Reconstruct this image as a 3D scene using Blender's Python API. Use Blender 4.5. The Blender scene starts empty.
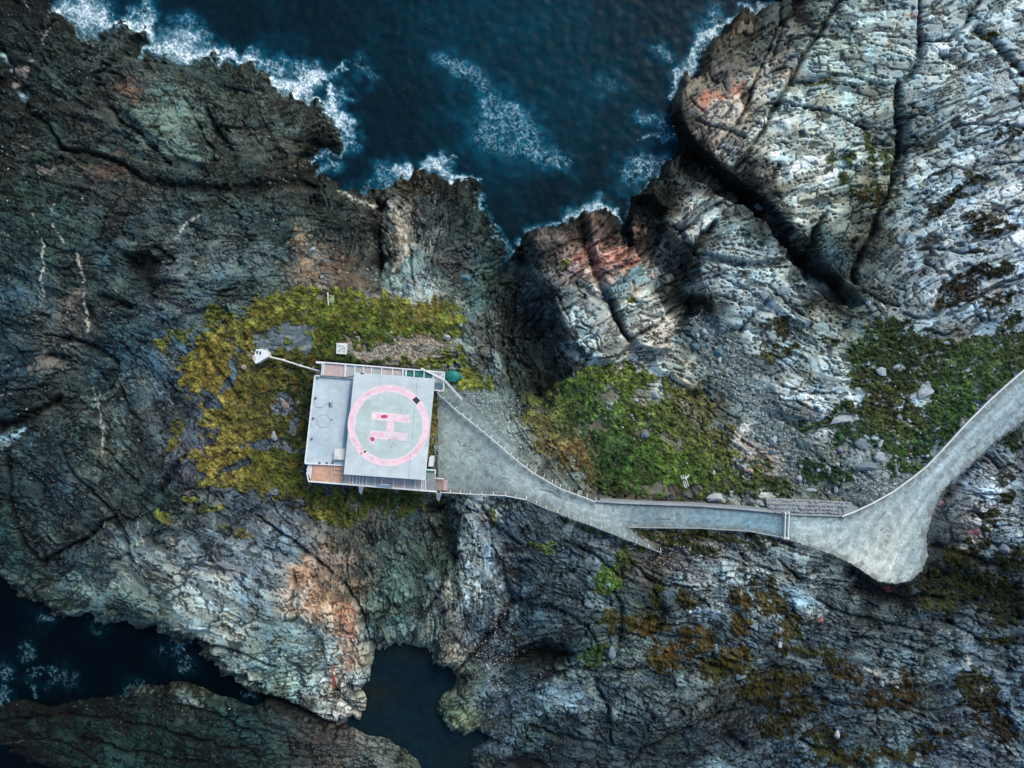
import bpy, bmesh, math, random
import numpy as np
from mathutils import Vector, Matrix
random.seed(7); rng = np.random.default_rng(11)
sc = bpy.context.scene
C = sc.collection

# ------------------------------------------------------------------ camera, sky, sun
S = 0.16            # metres per photo pixel at helideck ground level
H = 120.0           # the drone's height above that level
SEA = -9.0
cam_d = bpy.data.cameras.new('camera'); cam = bpy.data.objects.new('camera', cam_d); C.objects.link(cam)
cam.location = (0, 0, H); cam.rotation_euler = (0, 0, 0)
cam_d.sensor_width = 36; cam_d.lens = 18 * H / (512 * S); cam_d.clip_end = 9000
sc.camera = cam
SUN_EL, SUN_AZ = math.radians(42), math.radians(35)      # azimuth clockwise from +Y
w = bpy.data.worlds.new('World'); sc.world = w; w.use_nodes = True
nt = w.node_tree; bg = nt.nodes['Background']
sky = nt.nodes.new('ShaderNodeTexSky'); sky.sky_type = 'NISHITA'; sky.sun_disc = False
sky.sun_elevation = SUN_EL; sky.sun_rotation = SUN_AZ; sky.air_density = 1.0; sky.dust_density = 2.0
nt.links.new(sky.outputs[0], bg.inputs[0]); bg.inputs[1].default_value = 0.11
sl = bpy.data.lights.new('sun', 'SUN'); so = bpy.data.objects.new('sun', sl); C.objects.link(so)
sl.energy = 1.25; sl.angle = math.radians(22); sl.color = (1, 0.95, 0.86)
d = Vector((math.sin(SUN_AZ) * math.cos(SUN_EL), math.cos(SUN_AZ) * math.cos(SUN_EL), math.sin(SUN_EL)))
so.rotation_euler = d.to_track_quat('Z', 'Y').to_euler(); so.location = (40, 60, 80)
sc.view_settings.view_transform = 'Standard'; sc.view_settings.look = 'None'
sc.view_settings.exposure = 0.95; sc.view_settings.gamma = 1

# ------------------------------------------------------------------ helpers
def W(u, v, z=0.0):
    k = S * (H - z) / H
    return Vector(((u - 512) * k, (384 - v) * k, z))
def lin(c):
    c = np.asarray(c, float) / 255.0
    return np.where(c <= 0.04045, c / 12.92, ((c + 0.055) / 1.055) ** 2.4)
def hexlin(h): return lin([int(h[i:i + 2], 16) for i in (0, 2, 4)])
def sm(a, b, x):
    t = np.clip((x - a) / (b - a), 0, 1); return t * t * (3 - 2 * t)

# ------------------------------------------------------------------ raster of the ground
D = 0.92; M = 26.0
nu = int((1024 + 2 * M) / D) + 1; nv = int((768 + 2 * M) / D) + 1
ua = -M + D * np.arange(nu); va = -M + D * np.arange(nv)
U, V = np.meshgrid(ua, va); U = U.astype(np.float32); V = V.astype(np.float32)
fy = np.fft.fftfreq(nv)[:, None] / D; fx = np.fft.rfftfreq(nu)[None, :] / D
FR = np.sqrt(fx * fx + fy * fy)
def norm(a): a = a - a.mean(); return (a / a.std()).astype(np.float32)
def blur(a, s): return np.fft.irfft2(np.fft.rfft2(a) * np.exp(-2 * (math.pi * FR * s) ** 2), s=(nv, nu)).astype(np.float32)
def band(s, fall=1.0):                       # noise whose features are about s pixels across
    f0 = 1.0 / (2.2 * s)
    A = np.exp(-((np.log2(FR + 1e-6) - np.log2(f0)) / 0.8 / fall) ** 2)
    return norm(np.fft.irfft2(np.fft.rfft2(rng.standard_normal((nv, nu))) * A, s=(nv, nu)))
def fract(lo, hi, p):                        # fractal noise from lo to hi pixels
    A = (FR + 1e-6) ** (-p) * (FR > 1 / hi) * np.exp(-(FR * lo) ** 2)
    return norm(np.fft.irfft2(np.fft.rfft2(rng.standard_normal((nv, nu))) * A, s=(nv, nu)))
def samp(a, u, v):
    x = np.clip((np.asarray(u) + M) / D, 0, nu - 1.001); y = np.clip((np.asarray(v) + M) / D, 0, nv - 1.001)
    i = x.astype(int); j = y.astype(int); x = x - i; y = y - j
    return (a[j, i] * (1 - x) + a[j, i + 1] * x) * (1 - y) + (a[j + 1, i] * (1 - x) + a[j + 1, i + 1] * x) * y
def lic(a, ang, L, jit=0.0):                 # smear a along the grain of the rock
    dx = np.cos(ang).astype(np.float32); dy = np.sin(ang).astype(np.float32)
    if jit: a = a
    acc = a.copy(); n = 1
    jj, ii = np.mgrid[0:nv, 0:nu].astype(np.float32)
    st = 1.4
    for sg in (1, -1):
        x = ii.copy(); y = jj.copy()
        for k in range(int(L / D / st)):
            xi = np.clip(x + 0.5, 0, nu - 1).astype(np.int32); yi = np.clip(y + 0.5, 0, nv - 1).astype(np.int32)
            x += sg * st * dx[yi, xi]; y += sg * st * dy[yi, xi]
            xi = np.clip(x + 0.5, 0, nu - 1).astype(np.int32); yi = np.clip(y + 0.5, 0, nv - 1).astype(np.int32)
            acc += a[yi, xi]; n += 1
    return norm(acc)
def rbf(pts, vals, cell=6.0, smooth=2.0):
    P = np.array(pts, float); Vv = np.array(vals, float)
    if Vv.ndim == 1: Vv = Vv[:, None]
    dd = np.sqrt(((P[:, None] - P[None]) ** 2).sum(-1))
    A = np.zeros((len(P) + 1, len(P) + 1)); A[:-1, :-1] = dd - smooth * np.eye(len(P)); A[-1, :-1] = 1; A[:-1, -1] = 1
    X = np.linalg.solve(A, np.vstack([Vv, np.zeros((1, Vv.shape[1]))]))
    gu = np.arange(-M - cell, 1024 + M + 2 * cell, cell); gv = np.arange(-M - cell, 768 + M + 2 * cell, cell)
    GU, GV = np.meshgrid(gu, gv); out = np.zeros(GU.shape + (Vv.shape[1],))
    for k in range(len(P)): out += np.sqrt((GU - P[k, 0]) ** 2 + (GV - P[k, 1]) ** 2)[..., None] * X[k]
    out += X[-1]
    return gu, gv, out
def up(g, Uq, Vq):                           # bilinear from a coarse grid
    gu, gv, a = g; c = gu[1] - gu[0]
    x = np.clip((Uq - gu[0]) / c, 0, len(gu) - 1.001); y = np.clip((Vq - gv[0]) / c, 0, len(gv) - 1.001)
    i = x.astype(int); j = y.astype(int); x = (x - i)[..., None]; y = (y - j)[..., None]
    return ((a[j, i] * (1 - x) + a[j, i + 1] * x) * (1 - y) + (a[j + 1, i] * (1 - x) + a[j + 1, i + 1] * x) * y).astype(np.float32)
# warped coordinates: everything traced gets a natural ragged edge
w1, w2 = fract(2.5, 60, 1.9), fract(2.5, 60, 1.9)
UW = U + 2.6 * w1; VW = V + 2.6 * w2
UL = U + 1.0 * w2; VL = V + 1.0 * w1
def win(x0, y0, x1, y1):
    i0 = max(0, int((x0 + M) / D)); i1 = min(nu, int((x1 + M) / D) + 2); j0 = max(0, int((y0 + M) / D)); j1 = min(nv, int((y1 + M) / D) + 2)
    return slice(j0, j1), slice(i0, i1)
def line_d(pts, pad, X=None, Y=None):        # distance to a polyline / its half width; pts (x,y,w)
    X = UW if X is None else X; Y = VW if Y is None else Y
    xs = [p[0] for p in pts]; ys = [p[1] for p in pts]
    s = win(min(xs) - pad, min(ys) - pad, max(xs) + pad, max(ys) + pad)
    x = X[s]; y = Y[s]; best = np.full(x.shape, 1e3, np.float32); sd = np.zeros(x.shape, np.float32)
    for (ax, ay, aw), (bx, by, bw) in zip(pts[:-1], pts[1:]):
        ex, ey = bx - ax, by - ay; L2 = ex * ex + ey * ey + 1e-6
        t = np.clip(((x - ax) * ex + (y - ay) * ey) / L2, 0, 1)
        ds = np.hypot(x - ax - t * ex, y - ay - t * ey); wd = (aw + (bw - aw) * t) / 2
        q = ds / wd; m = q < best
        sd = np.where(m, np.sign((x - ax) * ey - (y - ay) * ex), sd); best = np.where(m, q, best)
    return s, best, sd
def poly_sd(poly, X=None, Y=None, pad=40):   # signed distance, positive inside
    X = UW if X is None else X; Y = VW if Y is None else Y
    xs = [p[0] for p in poly]; ys = [p[1] for p in poly]
    s = win(min(xs) - pad, min(ys) - pad, max(xs) + pad, max(ys) + pad)
    x = X[s]; y = Y[s]; ins = np.zeros(x.shape, bool); dm = np.full(x.shape, 1e4, np.float32)
    n = len(poly)
    for k in range(n):
        ax, ay = poly[k]; bx, by = poly[(k + 1) % n]
        if ay != by:
            c = ((ay > y) != (by > y)) & (x < (bx - ax) * (y - ay) / (by - ay) + ax); ins ^= c
        ex, ey = bx - ax, by - ay; L2 = ex * ex + ey * ey + 1e-6
        t = np.clip(((x - ax) * ex + (y - ay) * ey) / L2, 0, 1)
        dm = np.minimum(dm, np.hypot(x - ax - t * ex, y - ay - t * ey))
    return s, np.where(ins, dm, -dm)
def P(txt): return [tuple(float(q) for q in t.split(',')) for t in txt.split()]
# ------------------------------------------------------------------ traced layout of the coast (photo pixels)
SEAS = [P('-40,-60 35,-30 52,0 50,14 62,14 78,27 92,31 104,37 118,28 128,23 148,28 151,36 136,50 150,56 182,60 215,54 220,62 235,67 258,67 268,72 273,83 288,91 303,96 308,104 320,104 326,115 340,130 344,146 338,152 326,146 312,158 318,176 330,184 352,188 368,190 384,190 400,176 415,171 440,174 462,179 477,191 484,212 488,224 497,240 499,262 504,275 508,255 513,248 530,236 545,229 565,221 580,216 600,210 613,213 620,228 630,242 627,214 630,200 642,190 660,176 671,162 679,146 676,136 671,115 672,98 680,85 695,74 703,58 713,40 735,19 745,12 768,7 788,0 800,-60'),
  P('-60,578 0,583 25,588 38,603 45,610 75,614 105,620 150,628 175,640 186,644 196,643 206,652 222,674 250,690 268,700 258,704 235,701 215,695 195,684 170,680 150,686 120,692 90,700 45,703 20,700 8,702 -60,708'),
  P('-60,740 0,744 15,748 40,762 50,772 58,830 -60,830'),
  P('375,648 400,645 418,645 430,655 440,668 452,671 456,678 449,690 442,700 440,712 445,722 460,730 478,731 490,742 476,752 468,768 470,830 415,830 425,768 415,755 395,745 385,738 368,733 345,728 350,720 360,710 366,697 358,690 366,680 373,665')]
sea_sd = np.full(U.shape, -300.0, np.float32)
for k, p in enumerate(SEAS):
    s, q = poly_sd(p, pad=300); sea_sd[s] = np.maximum(sea_sd[s], q)
# ------------------------------------------------------------------ heights
HP = [P('0,30,-6.5 60,60,-6 120,80,-4 180,80,-5 240,90,-5 290,110,-5.5 320,120,-6 330,165,-7.5 250,140,-3.5 150,130,-2 60,130,-5 10,130,-6 20,200,-4 100,220,-1.5 200,220,-1 280,210,-2 340,215,-4 360,190,-7 430,195,-6 460,230,-5 430,260,-3 380,260,-3 300,260,-.8 230,290,-.3 100,300,-1.5 20,320,-3 60,400,-3.5 10,480,-4 100,480,-2 160,420,-.6 200,400,0 300,320,0 370,310,-.1 440,320,-.3 470,350,-.8 490,300,-4 485,350,-1.6 300,420,0 250,450,-.1 370,430,0 440,430,0 480,450,0 520,480,0 470,390,-.2 500,420,-.2 515,350,-2.5 530,300,-1.6 556,300,-.2 705,290,-.2 695,262,-.4 712,312,-.5 515,270,-4.5 545,250,-1.2 560,240,-1.2 575,250,-.4 620,240,-1.8 600,215,-4.5 600,280,0 590,320,.6 640,300,.4 660,340,.4 620,360,-.5 560,340,-.8 545,375,-2.2 550,410,-3.4 580,400,-2.6 620,420,-2 600,470,-2 660,470,-1.8 700,480,-1.3 650,400,-1 690,390,-1 645,215,-4 650,250,-2 670,280,-1.8 690,310,-1.8 685,350,-1.5 700,380,-1.5 720,420,-1 760,470,-.6 700,200,-2 680,220,-1.5 740,230,-.5 740,280,0 730,320,-.5 760,370,0 800,400,.5 780,440,-.5 820,480,-.3 700,160,-1.4 670,140,-5 660,180,-4.5 740,190,-.6 715,140,.4 745,165,1.2 775,195,1.2 800,222,1.2 836,260,1.2 692,122,-1 700,195,-.8 730,216,-.5 760,242,-.3 792,278,-.2 790,240,-.2 830,280,0 860,300,-.8 700,110,-2 690,90,-4.5 720,60,-3.5 740,30,-4.5 770,20,-4 760,100,1 790,60,2 780,150,2.5 830,60,3.5 830,160,3 870,100,4 850,230,2.5 880,300,.5 900,20,4.5 950,40,5 1010,60,6 960,130,5 1010,180,6 940,200,4.5 1000,260,4.5 940,300,2.5 1000,320,2.5 900,370,1 850,410,.3 960,400,1.3 1010,360,1.8 880,450,.5 850,490,0 900,520,.2 1000,450,1.5 1000,500,1.5 1020,540,1 960,560,-.3 980,600,-.5 1020,650,-.5 960,660,-.3 900,620,-1.5 880,595,-1.2 820,560,-.4 800,600,-.2 830,640,-.6 850,700,-1.5 800,740,-2.5 900,740,-2 1000,740,-2.5 750,560,-.8 700,560,-.8 650,570,-1 720,600,-.6 740,650,-1.5 690,620,-2 650,640,-3 600,600,-2 640,540,-.5 560,530,-.4 500,520,-.3 560,570,-1 520,600,-2 540,650,-5 580,700,-3 620,700,-2.6 660,700,-3 560,745,-5 640,750,-4.5 700,740,-4 520,760,-7 750,740,-4 500,650,-5.5 480,620,-3.5 490,700,-6 450,600,-2.5 465,650,-5 455,710,-7.5 400,600,-3 400,635,-6 360,600,-2.2 350,640,-3.5 350,690,-6.5 330,570,-1.2 300,600,-1.5 380,530,-1 400,500,-.3 330,510,-.4 450,530,-2.2 280,540,-.8 250,580,-1.5 270,640,-3 240,640,-4 290,690,-6.5 200,620,-3 210,655,-6.5 150,600,-3.5 100,590,-5 40,580,-7 100,540,-3.6 150,500,-2 200,500,-.8 200,560,-1.6 40,540,-5.5 240,720,-6 180,730,-5 100,740,-5.5 40,730,-6.8 120,700,-7.5 300,740,-4.5 350,750,-5.5 240,765,-4 400,755,-7 500,760,-6.5 60,765,-7 10,712,-7.5')]
base = up(rbf([(p[0], p[1]) for p in HP[0]], [p[2] for p in HP[0]], 6, 6), U + 6 * w1, V + 6 * w2)[..., 0]
base = blur(base, 3); base = base * (1 - .5 * sm(520, 600, U) * sm(560, 440, V))
# grain of the rock: direction in degrees, clockwise from +x in the image
AP = P('60,60,20 150,110,10 250,110,5 300,140,-10 60,150,30 150,180,10 100,230,10 200,230,-5 300,240,0 40,300,30 60,350,10 130,310,30 220,280,-10 430,220,80 400,250,80 460,260,-20 420,300,10 50,430,-25 80,470,55 130,450,50 160,400,70 40,530,40 100,560,-20 140,560,60 200,540,-15 250,560,20 200,600,25 230,640,30 130,600,15 290,620,-10 300,660,-5 270,690,10 350,640,80 320,590,80 390,600,75 430,560,80 460,600,75 480,560,80 490,640,-50 480,700,-40 550,600,10 560,640,-5 540,700,20 600,700,10 660,690,15 600,740,15 560,760,10 700,730,-20 740,700,-20 760,600,20 720,620,25 820,600,20 860,640,10 850,690,30 920,640,-10 1000,660,20 900,720,-15 960,740,20 780,740,-30 640,560,20 700,560,0 560,540,30 520,570,50 120,740,25 200,740,20 60,720,5 300,740,-10 370,750,15 550,260,-30 600,250,-30 640,280,-25 660,330,-28 590,330,-10 620,350,-20 700,220,-40 680,240,-45 740,240,5 730,290,0 760,330,20 700,340,60 790,370,15 800,400,5 720,100,-30 750,60,-40 760,120,-55 740,140,-55 790,150,10 830,50,5 870,60,8 850,120,15 830,180,-20 800,220,-20 900,20,10 950,30,-30 1000,40,-10 930,110,-25 1000,100,-20 960,170,-20 1010,200,-20 930,230,-25 960,280,-20 900,280,-40 1000,300,-25 860,250,-60 830,280,45 1000,460,60 980,500,-10 760,440,40 820,480,40 520,320,85 530,370,70 650,240,70 560,420,45 600,470,45 370,330,0 340,200,5')
A2 = np.radians(np.array([p[2] for p in AP])) * 2
g = up(rbf([(p[0], p[1]) for p in AP], np.stack([np.cos(A2), np.sin(A2)], 1), 8, 20), U, V)
PR = np.clip(sm(520, 600, U) * sm(560, 440, V) + .7 * sm(0, 1, 1.6 - np.hypot((U - 235) / 110, (V - 590) / 70)), 0, 1).astype(np.float32)
ANG = 0.5 * np.arctan2(g[..., 1], g[..., 0]) + (0.22 * band(45) + 0.10 * band(14)) * (1 - .55 * PR)
print('fields')
L12 = lic(band(9), ANG, 42); L6 = lic(band(4.2), ANG, 30); L3 = lic(band(2.2), ANG, 17); L15 = lic(band(1.2), ANG, 5)
X8 = lic(band(9), ANG + math.radians(72), 26); X4 = lic(band(3.5), ANG + math.radians(66), 10)
ROCK = np.ones(U.shape, np.float32)          # how crisp and blocky the rock is
QA = up(rbf([(p[0], p[1]) for p in AP], np.stack([np.cos(A2), np.sin(A2)], 1), 8, 20), U + 26 * band(50), V + 26 * band(50))
QA = 0.5 * np.arctan2(QA[..., 1], QA[..., 0]); QA = np.round((QA + .35 * band(70)) / math.radians(17)) * math.radians(17)
cq, sq = np.cos(QA), np.sin(QA)
def worley(scale, asp, jit=0.9, warp=1.0):
    # joint-bounded blocks, long side along the grain: tilt, offset, distance to the joint
    x = (cq * U + sq * V + warp * (1.6 * w1 + .05 * scale * L12)) / (scale * asp); y = (-sq * U + cq * V + warp * (1.6 * w2 + .12 * scale * L6)) / scale
    ci = np.floor(x).astype(np.int32); cj = np.floor(y).astype(np.int32)
    n = 512; R = np.random.default_rng(int(scale * 10)).random((n, n, 5)).astype(np.float32)
    F1 = np.full(x.shape, 9.0, np.float32); F2 = F1.copy(); idd = [np.zeros(x.shape, np.float32) for _ in range(5)]
    for a in (-1, 0, 1):
        for b in (-1, 0, 1):
            r = R[(cj + b) % n, (ci + a) % n]
            dx = x - (ci + a + 0.5 + jit * (r[..., 0] - .5)); dy = y - (cj + b + 0.5 + jit * (r[..., 1] - .5))
            dd = dx * dx + dy * dy; m = dd < F1
            F2 = np.where(m, F1, np.minimum(F2, dd)); F1 = np.where(m, dd, F1)
            for q, val in enumerate((dx, dy, r[..., 2], r[..., 3], r[..., 4])): idd[q] = np.where(m, val, idd[q])
    tilt = (idd[0] * asp * .5 * (idd[2] - .5) + idd[1] * (idd[3] - .35)) * 2
    return tilt, np.sqrt(F2) - np.sqrt(F1), idd[4] - .5
t1, e1, i1 = worley(30, 2.0); t2, e2, i2 = worley(12, 2.2); t3, e3, i3 = worley(5.2, 2.4, warp=.6); t4, e4, i4 = worley(2.6, 2.2, warp=.5)
def crack(n, w): return np.exp(-(n / w) ** 2)
mid = band(18); big = fract(8, 200, 1.7); rough = fract(1.0, 9, 1.1)
vary = sm(-1.2, 1.2, band(30))               # some slabs smooth, some shattered
v2 = sm(-1.0, 1.0, band(22))
v3 = sm(-1.0, 1.0, band(40) + .5 * band(12))
HF = 1 - .72 * PR
det = ((0.20 * L12 + 0.05 * L6) * (.35 + .65 * HF) + 0.03 * L3 * HF + .045 * rough * (.3 + v2) * HF
       + (0.9 * t1 + 0.7 * i1) * (.5 + .5 * HF) + (0.45 * t2 + 0.55 * i2) * (.5 + .6 * v2) * (.4 + .6 * HF) + HF * ((0.17 * t3 + 0.28 * i3) * (0.25 + vary) + (.06 * t4 + .12 * i4) * (.2 + v2)) + 0.35 * big)
L20 = lic(band(15), ANG, 30)
fl1 = sm(1.35, 1.7, .0 * PR + .75 * L3 + .45 * band(2.6) + .35 * mid); fl2 = sm(1.3, 1.7, .2 * PR + .8 * L6 + .4 * X4 + .35 * mid); fl3 = sm(1.3, 1.6, .0 * PR + .8 * L15 + .5 * L3 + .4 * (v3 - .5))
ck = np.maximum.reduce([0.8 * crack(L12, 0.05) * sm(-.2, .8, mid), 0.8 * crack(L6, 0.07) * sm(.2, 1, X8 + mid), 0.6 * crack(X8, 0.05) * sm(-.2, .8, L6 * .6 + mid), .75 * crack(L3, .07) * sm(.2, .9, X4 + .6 * mid - .5 * PR),
      1.0 * (1 - sm(0.015, 0.07, e1)) * sm(-1.0, .3, big + mid + .5 * L6), 0.9 * (1 - sm(0.03, 0.13, e2)) * sm(.25, .75, v2 + .15 * L3 + .35 * PR), 0.7 * (1 - sm(0.05, 0.24, e3)) * sm(.3, .8, vary + .2 * L3 - .12 * PR) * (1 - .6 * PR),
      .5 * (1 - sm(.1, .45, e4)) * sm(.4, .9, v3 - .5 * PR), .9 * fl1, .9 * fl2, .8 * fl3 * (1 - .7 * PR), 1.0 * PR * sm(1.45, 1.62, .85 * L12 + .35 * X8 + .12 * L3), .9 * PR * sm(1.5, 1.7, .85 * L6 + .3 * X4 + .3 * mid)])
det -= 0.6 * ck
# slope and roughness modifiers by place: (x,y,r,amp) e.g. smooth grassy ground
RP = P('300,310,40,.25 370,310,60,.25 440,320,40,.3 230,390,50,.45 280,430,50,.3 200,440,40,.5 370,430,90,.12 460,440,60,.12 480,410,40,.35 610,430,55,.4 660,460,50,.4 700,490,40,.5 560,440,40,.5 930,380,60,.35 880,430,45,.4 980,370,40,.4 900,530,60,.3 820,530,40,.5 850,290,30,.7')
amp = np.ones(U.shape, np.float32)
for x, y, r, a in RP: amp = np.minimum(amp, a + (1 - a) * sm(.6, 1.3, np.hypot(UW - x, VW - y) / r))
amp = amp * np.interp(V, [0, 768], [1, 1]).astype(np.float32)
dark_left = 1 - sm(430, 560, U + .2 * V)     # the left massif is smoother, wave-worn
amp = amp * (1 - 0.25 * dark_left)
Z = base + 0.62 * amp * det
# cracks and gullies traced from the photograph: depth metres | points x,y,width
GUL = ['.7|953,127,1.5 975,125,2.5 1000,125,2 1024,128,3', '.7|908,118,2 935,112,2.5 960,100,2 990,90,1.5', '.6|905,150,2 930,132,2 955,118,1.5', '.7|792,83,3 812,81,5 838,76,3', '.7|930,176,2 950,166,2.5 975,170,2 1000,164,2', '.6|908,162,2 930,150,2', '.7|945,202,2 965,186,3 985,171,2 1000,165,2 1024,160,2', '.7|930,250,2 925,262,2 940,275,2', '.8|905,314,3 930,319,2.5 950,306,3 985,295,2 1012,285,3', '.8|925,331,3 945,336,2.5 965,322,3 985,312,2 1000,300,3 1024,290,2', '.6|968,300,2 985,321,2.5', '.6|1000,215,2 1010,208,2.5 1024,205,2', '.6|908,203,2 922,204,2.5 932,194,2 942,184,2', '.7|860,290,3 880,301,3 900,306,2', '.7|768,286,2.5 790,306,2 810,321,2.5', '.6|770,355,2 790,366,2 802,376,2', '.6|825,360,2 836,376,2', '.7|672,238,3 690,225,2 713,205,2.5', '.7|680,233,2.5 700,216,2 722,200,2', '.5|742,232,2 750,246,2', '.6|720,296,2 745,304,2 770,311,2', '.5|716,276,2 742,286,2', '.7|538,258,2 560,246,3 580,238,2', '.7|562,286,2 575,275,3 590,263,2', '.7|594,275,2 615,262,3 629,249,2', '.8|604,293,3 625,281,3 641,272,2', '.5|565,311,2 586,294,2', '.6|595,248,2 612,236,2.5 623,231,2', '.6|646,349,2 662,342,3 673,335,2', '.5|640,312,2 656,318,2', '.7|545,285,2 560,300,2.5 572,322,2', '.8|0,722,3 60,713,4 120,719,3 180,736,4 250,751,3', '.8|90,741,3 140,753,4 200,763,3', '.7|170,702,3 215,716,4 262,736,3', '.6|30,735,2 70,745,3 100,765,2', '.8|696,120,2 720,128,3 745,140,2', '.6|690,98,2 705,112,2', '.7|775,380,2 800,392,2 835,396,2', '.6|780,400,2 810,408,2', '.7|985,455,3 1000,470,2 1015,465,2', '.7|960,500,2 985,492,3 1010,500,2', '.6|955,520,2 975,512,2 1000,530,2', '.8|560,540,3 590,552,3 620,575,3', '.8|480,505,3 500,530,4 520,545,3', '.7|700,555,2 740,562,3 790,575,2', '.7|820,600,3 850,615,3 885,622,3 930,632,2', '.7|880,640,2 920,652,3 960,640,2', '.7|630,560,2 650,580,3 690,590,2', '.8|540,680,3 570,668,3 600,672,3 640,668,3', '.7|560,610,3 585,625,3 600,650,3', '.7|900,700,3 930,712,3 960,705,3', '.7|950,620,3 980,640,3 1024,645,3', '1.6|60,147,3 95,155,5 125,165,4 145,181,6 185,187,9 225,189,8 256,187,9 300,181,7 320,190,4', '1.2|108,100,8 118,118,3 140,135,4 158,152,5 168,164,3', '.8|184,95,1.5 196,126,2 216,152,2', '1.2|205,110,4 226,146,8 232,150,2',
 '1.5|0,48,5 18,80,7 30,112,6 45,122,5 60,147,4', '.9|112,64,3 120,60,7 130,48,3', '1.3|45,335,2 80,340,4 98,350,9 118,362,4', '1|50,358,6 68,357,5', '1.5|105,296,7 118,303,9 130,308,3', '1.6|128,256,8 146,270,26 150,285,10', '1|155,247,5 172,260,3',
 '2.4|378,204,8 378,240,7 380,270,5', '1.2|411,215,1.5 409,245,2.5 414,285,2', '2.6|579,220,5 588,255,6 598,282,5 612,310,7 628,337,4', '.8|562,270,3 580,258,2 598,244,2', '1|600,278,3 622,266,4 637,262,2', '1|575,283,5 592,293,4 605,300,3', '1|628,342,3 655,326,4 672,312,2', '.7|630,300,5 645,302,3',
 '1|672,120,6 690,150,8 704,160,8 725,180,6 745,196,6', '1.2|745,200,8 770,226,9 795,254,9 825,280,8 850,300,6', '1.8|842,0,3 826,22,3 812,45,4 798,66,3 784,92,4 768,122,3 746,160,4 735,172,3', '1|782,22,2 772,42,2 760,72,2 745,110,3 720,147,2', '.8|800,0,2 785,22,3 770,66,2',
 '1.8|900,82,3 896,100,5 899,130,8 896,160,5 890,190,3 872,232,5 858,262,5 854,282,4', '1.2|920,0,2 918,20,2 922,40,5 914,70,6 900,85,4', '1.1|980,0,3 964,24,4 950,40,4 922,42,3', '1|940,55,5 958,62,9 965,55,3', '1.2|975,32,8 990,40,5 1010,60,8 1024,72,3', '.8|768,104,1.5 810,106,2 842,118,2 870,130,2', '.7|886,90,3 872,88,5',
 '1|692,254,2 718,258,3 744,263,3', '1.2|768,300,4 752,318,5 740,330,3', '1.5|690,252,14 702,238,7 716,222,3', '1.4|825,216,3 812,238,4 804,262,8', '.9|920,248,2 950,250,3 976,253,2', '.9|60,445,2 70,470,3 100,500,3 114,512,6 132,562,4', '1.6|0,428,8 30,416,8 60,396,3', '.9|105,448,2 136,482,3', '1.2|45,558,5 80,542,3 115,515,4', '1|8,440,4 10,500,3 24,540,4 42,562,6',
 '1.3|160,492,4 172,470,6 185,455,2', '1|196,641,3 240,654,3 275,668,2', '1.6|256,694,5 272,699,9 312,714,8 335,722,5', '1|256,515,2 290,540,3 312,556,4 332,572,2', '.8|296,572,2 291,605,3', '1|345,582,2 362,610,2 371,640,2', '1.2|440,498,10 446,530,14 456,562,9', '1|424,622,3 440,592,3 448,560,3', '1.6|455,672,3 476,652,5 500,622,6 514,600,4', '1.6|505,660,8 545,652,12 572,656,5', '.8|598,678,3 602,700,2 614,728,2', '.7|622,690,1 625,720,2', '.9|530,725,2 560,736,3 600,741,3', '1|630,768,3 642,748,3 680,733,3 716,714,3 742,708,2', '1.2|508,762,6 525,762,16 542,764,6', '1.2|725,735,12 745,748,8', '1.4|850,588,10 880,596,14 905,600,9 940,596,6', '.8|780,560,2 800,580,2', '1|612,590,4 622,610,5 620,640,6', '1|655,590,3 662,612,8 660,630,4', '1|930,575,20 980,590,24 1024,600,20', '1|700,660,5 722,668,10 740,676,5', '.9|870,480,3 860,470,2', '.8|1000,420,6 970,470,5 945,500,5', '1|935,545,6 960,552,5 1000,566,8', '1.2|800,740,3 830,752,4 860,766,5', '.9|205,350,3 224,380,5 238,400,4', '.8|800,430,8 770,415,5', '.8|120,385,2 128,410,3 142,422,2', '1|745,195,8 770,180,5 780,165,3', '.8|580,375,4 590,350,2', '.8|500,560,5 512,600,6']
GD = np.zeros(U.shape, np.float32)
for gl in GUL:
    dep, pts = gl.split('|'); dep = float(dep) * .9; pts = ' '.join('%s,%s,%.1f' % (a_, b_, float(c_) * 1.3) for a_, b_, c_ in (q_.split(',') for q_ in pts.split()))
    s, q, sd = line_d(P(pts), 26, UL, VL)
    prof = np.exp(-q ** 2 * (1.0 + .35 * sd))
    GD[s] = np.maximum(GD[s], np.exp(-q ** 2 * .9)); Z[s] -= dep * prof * .8
# slabs standing proud of what is round them: height | polygon
SLB = ['2.2|530,238 570,222 580,222 592,262 612,312 630,345 610,362 580,352 560,318 545,285 536,262', '2.4|586,220 612,222 632,248 650,282 664,312 676,340 668,350 642,348 628,330 612,300 598,262', '1.6|640,345 668,345 690,372 702,392 690,388 660,372',
 '1.8|688,206 712,196 726,204 718,220 700,232 690,250 682,236', '1.5|698,258 722,232 745,218 768,222 790,250 780,262 742,260', '1.6|695,262 742,268 772,268 800,300 812,325 790,322 770,300 745,325 722,330 700,300',
 '1|172,95 186,104 195,130 212,150 205,165 180,158 150,135 126,110', '.8|600,690 598,684 630,682 662,690 668,712 640,722 612,722', '.8|535,682 560,672 590,678 596,700 590,722 560,728 535,712',
 '1.0|773,385 800,374 840,380 850,398 838,410 805,420 780,412', '1|296,570 325,572 345,590 362,615 372,650 365,690 350,700 330,680 322,640 300,615', '.9|130,545 150,540 175,575 190,600 205,645 196,640 172,605 150,590', '.8|460,585 490,575 505,590 500,610 480,640 462,672 440,660 425,650 440,620', '.8|395,215 411,208 410,250 414,285 392,290 388,250', '1|415,200 440,195 445,215 430,228 415,222']
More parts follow.
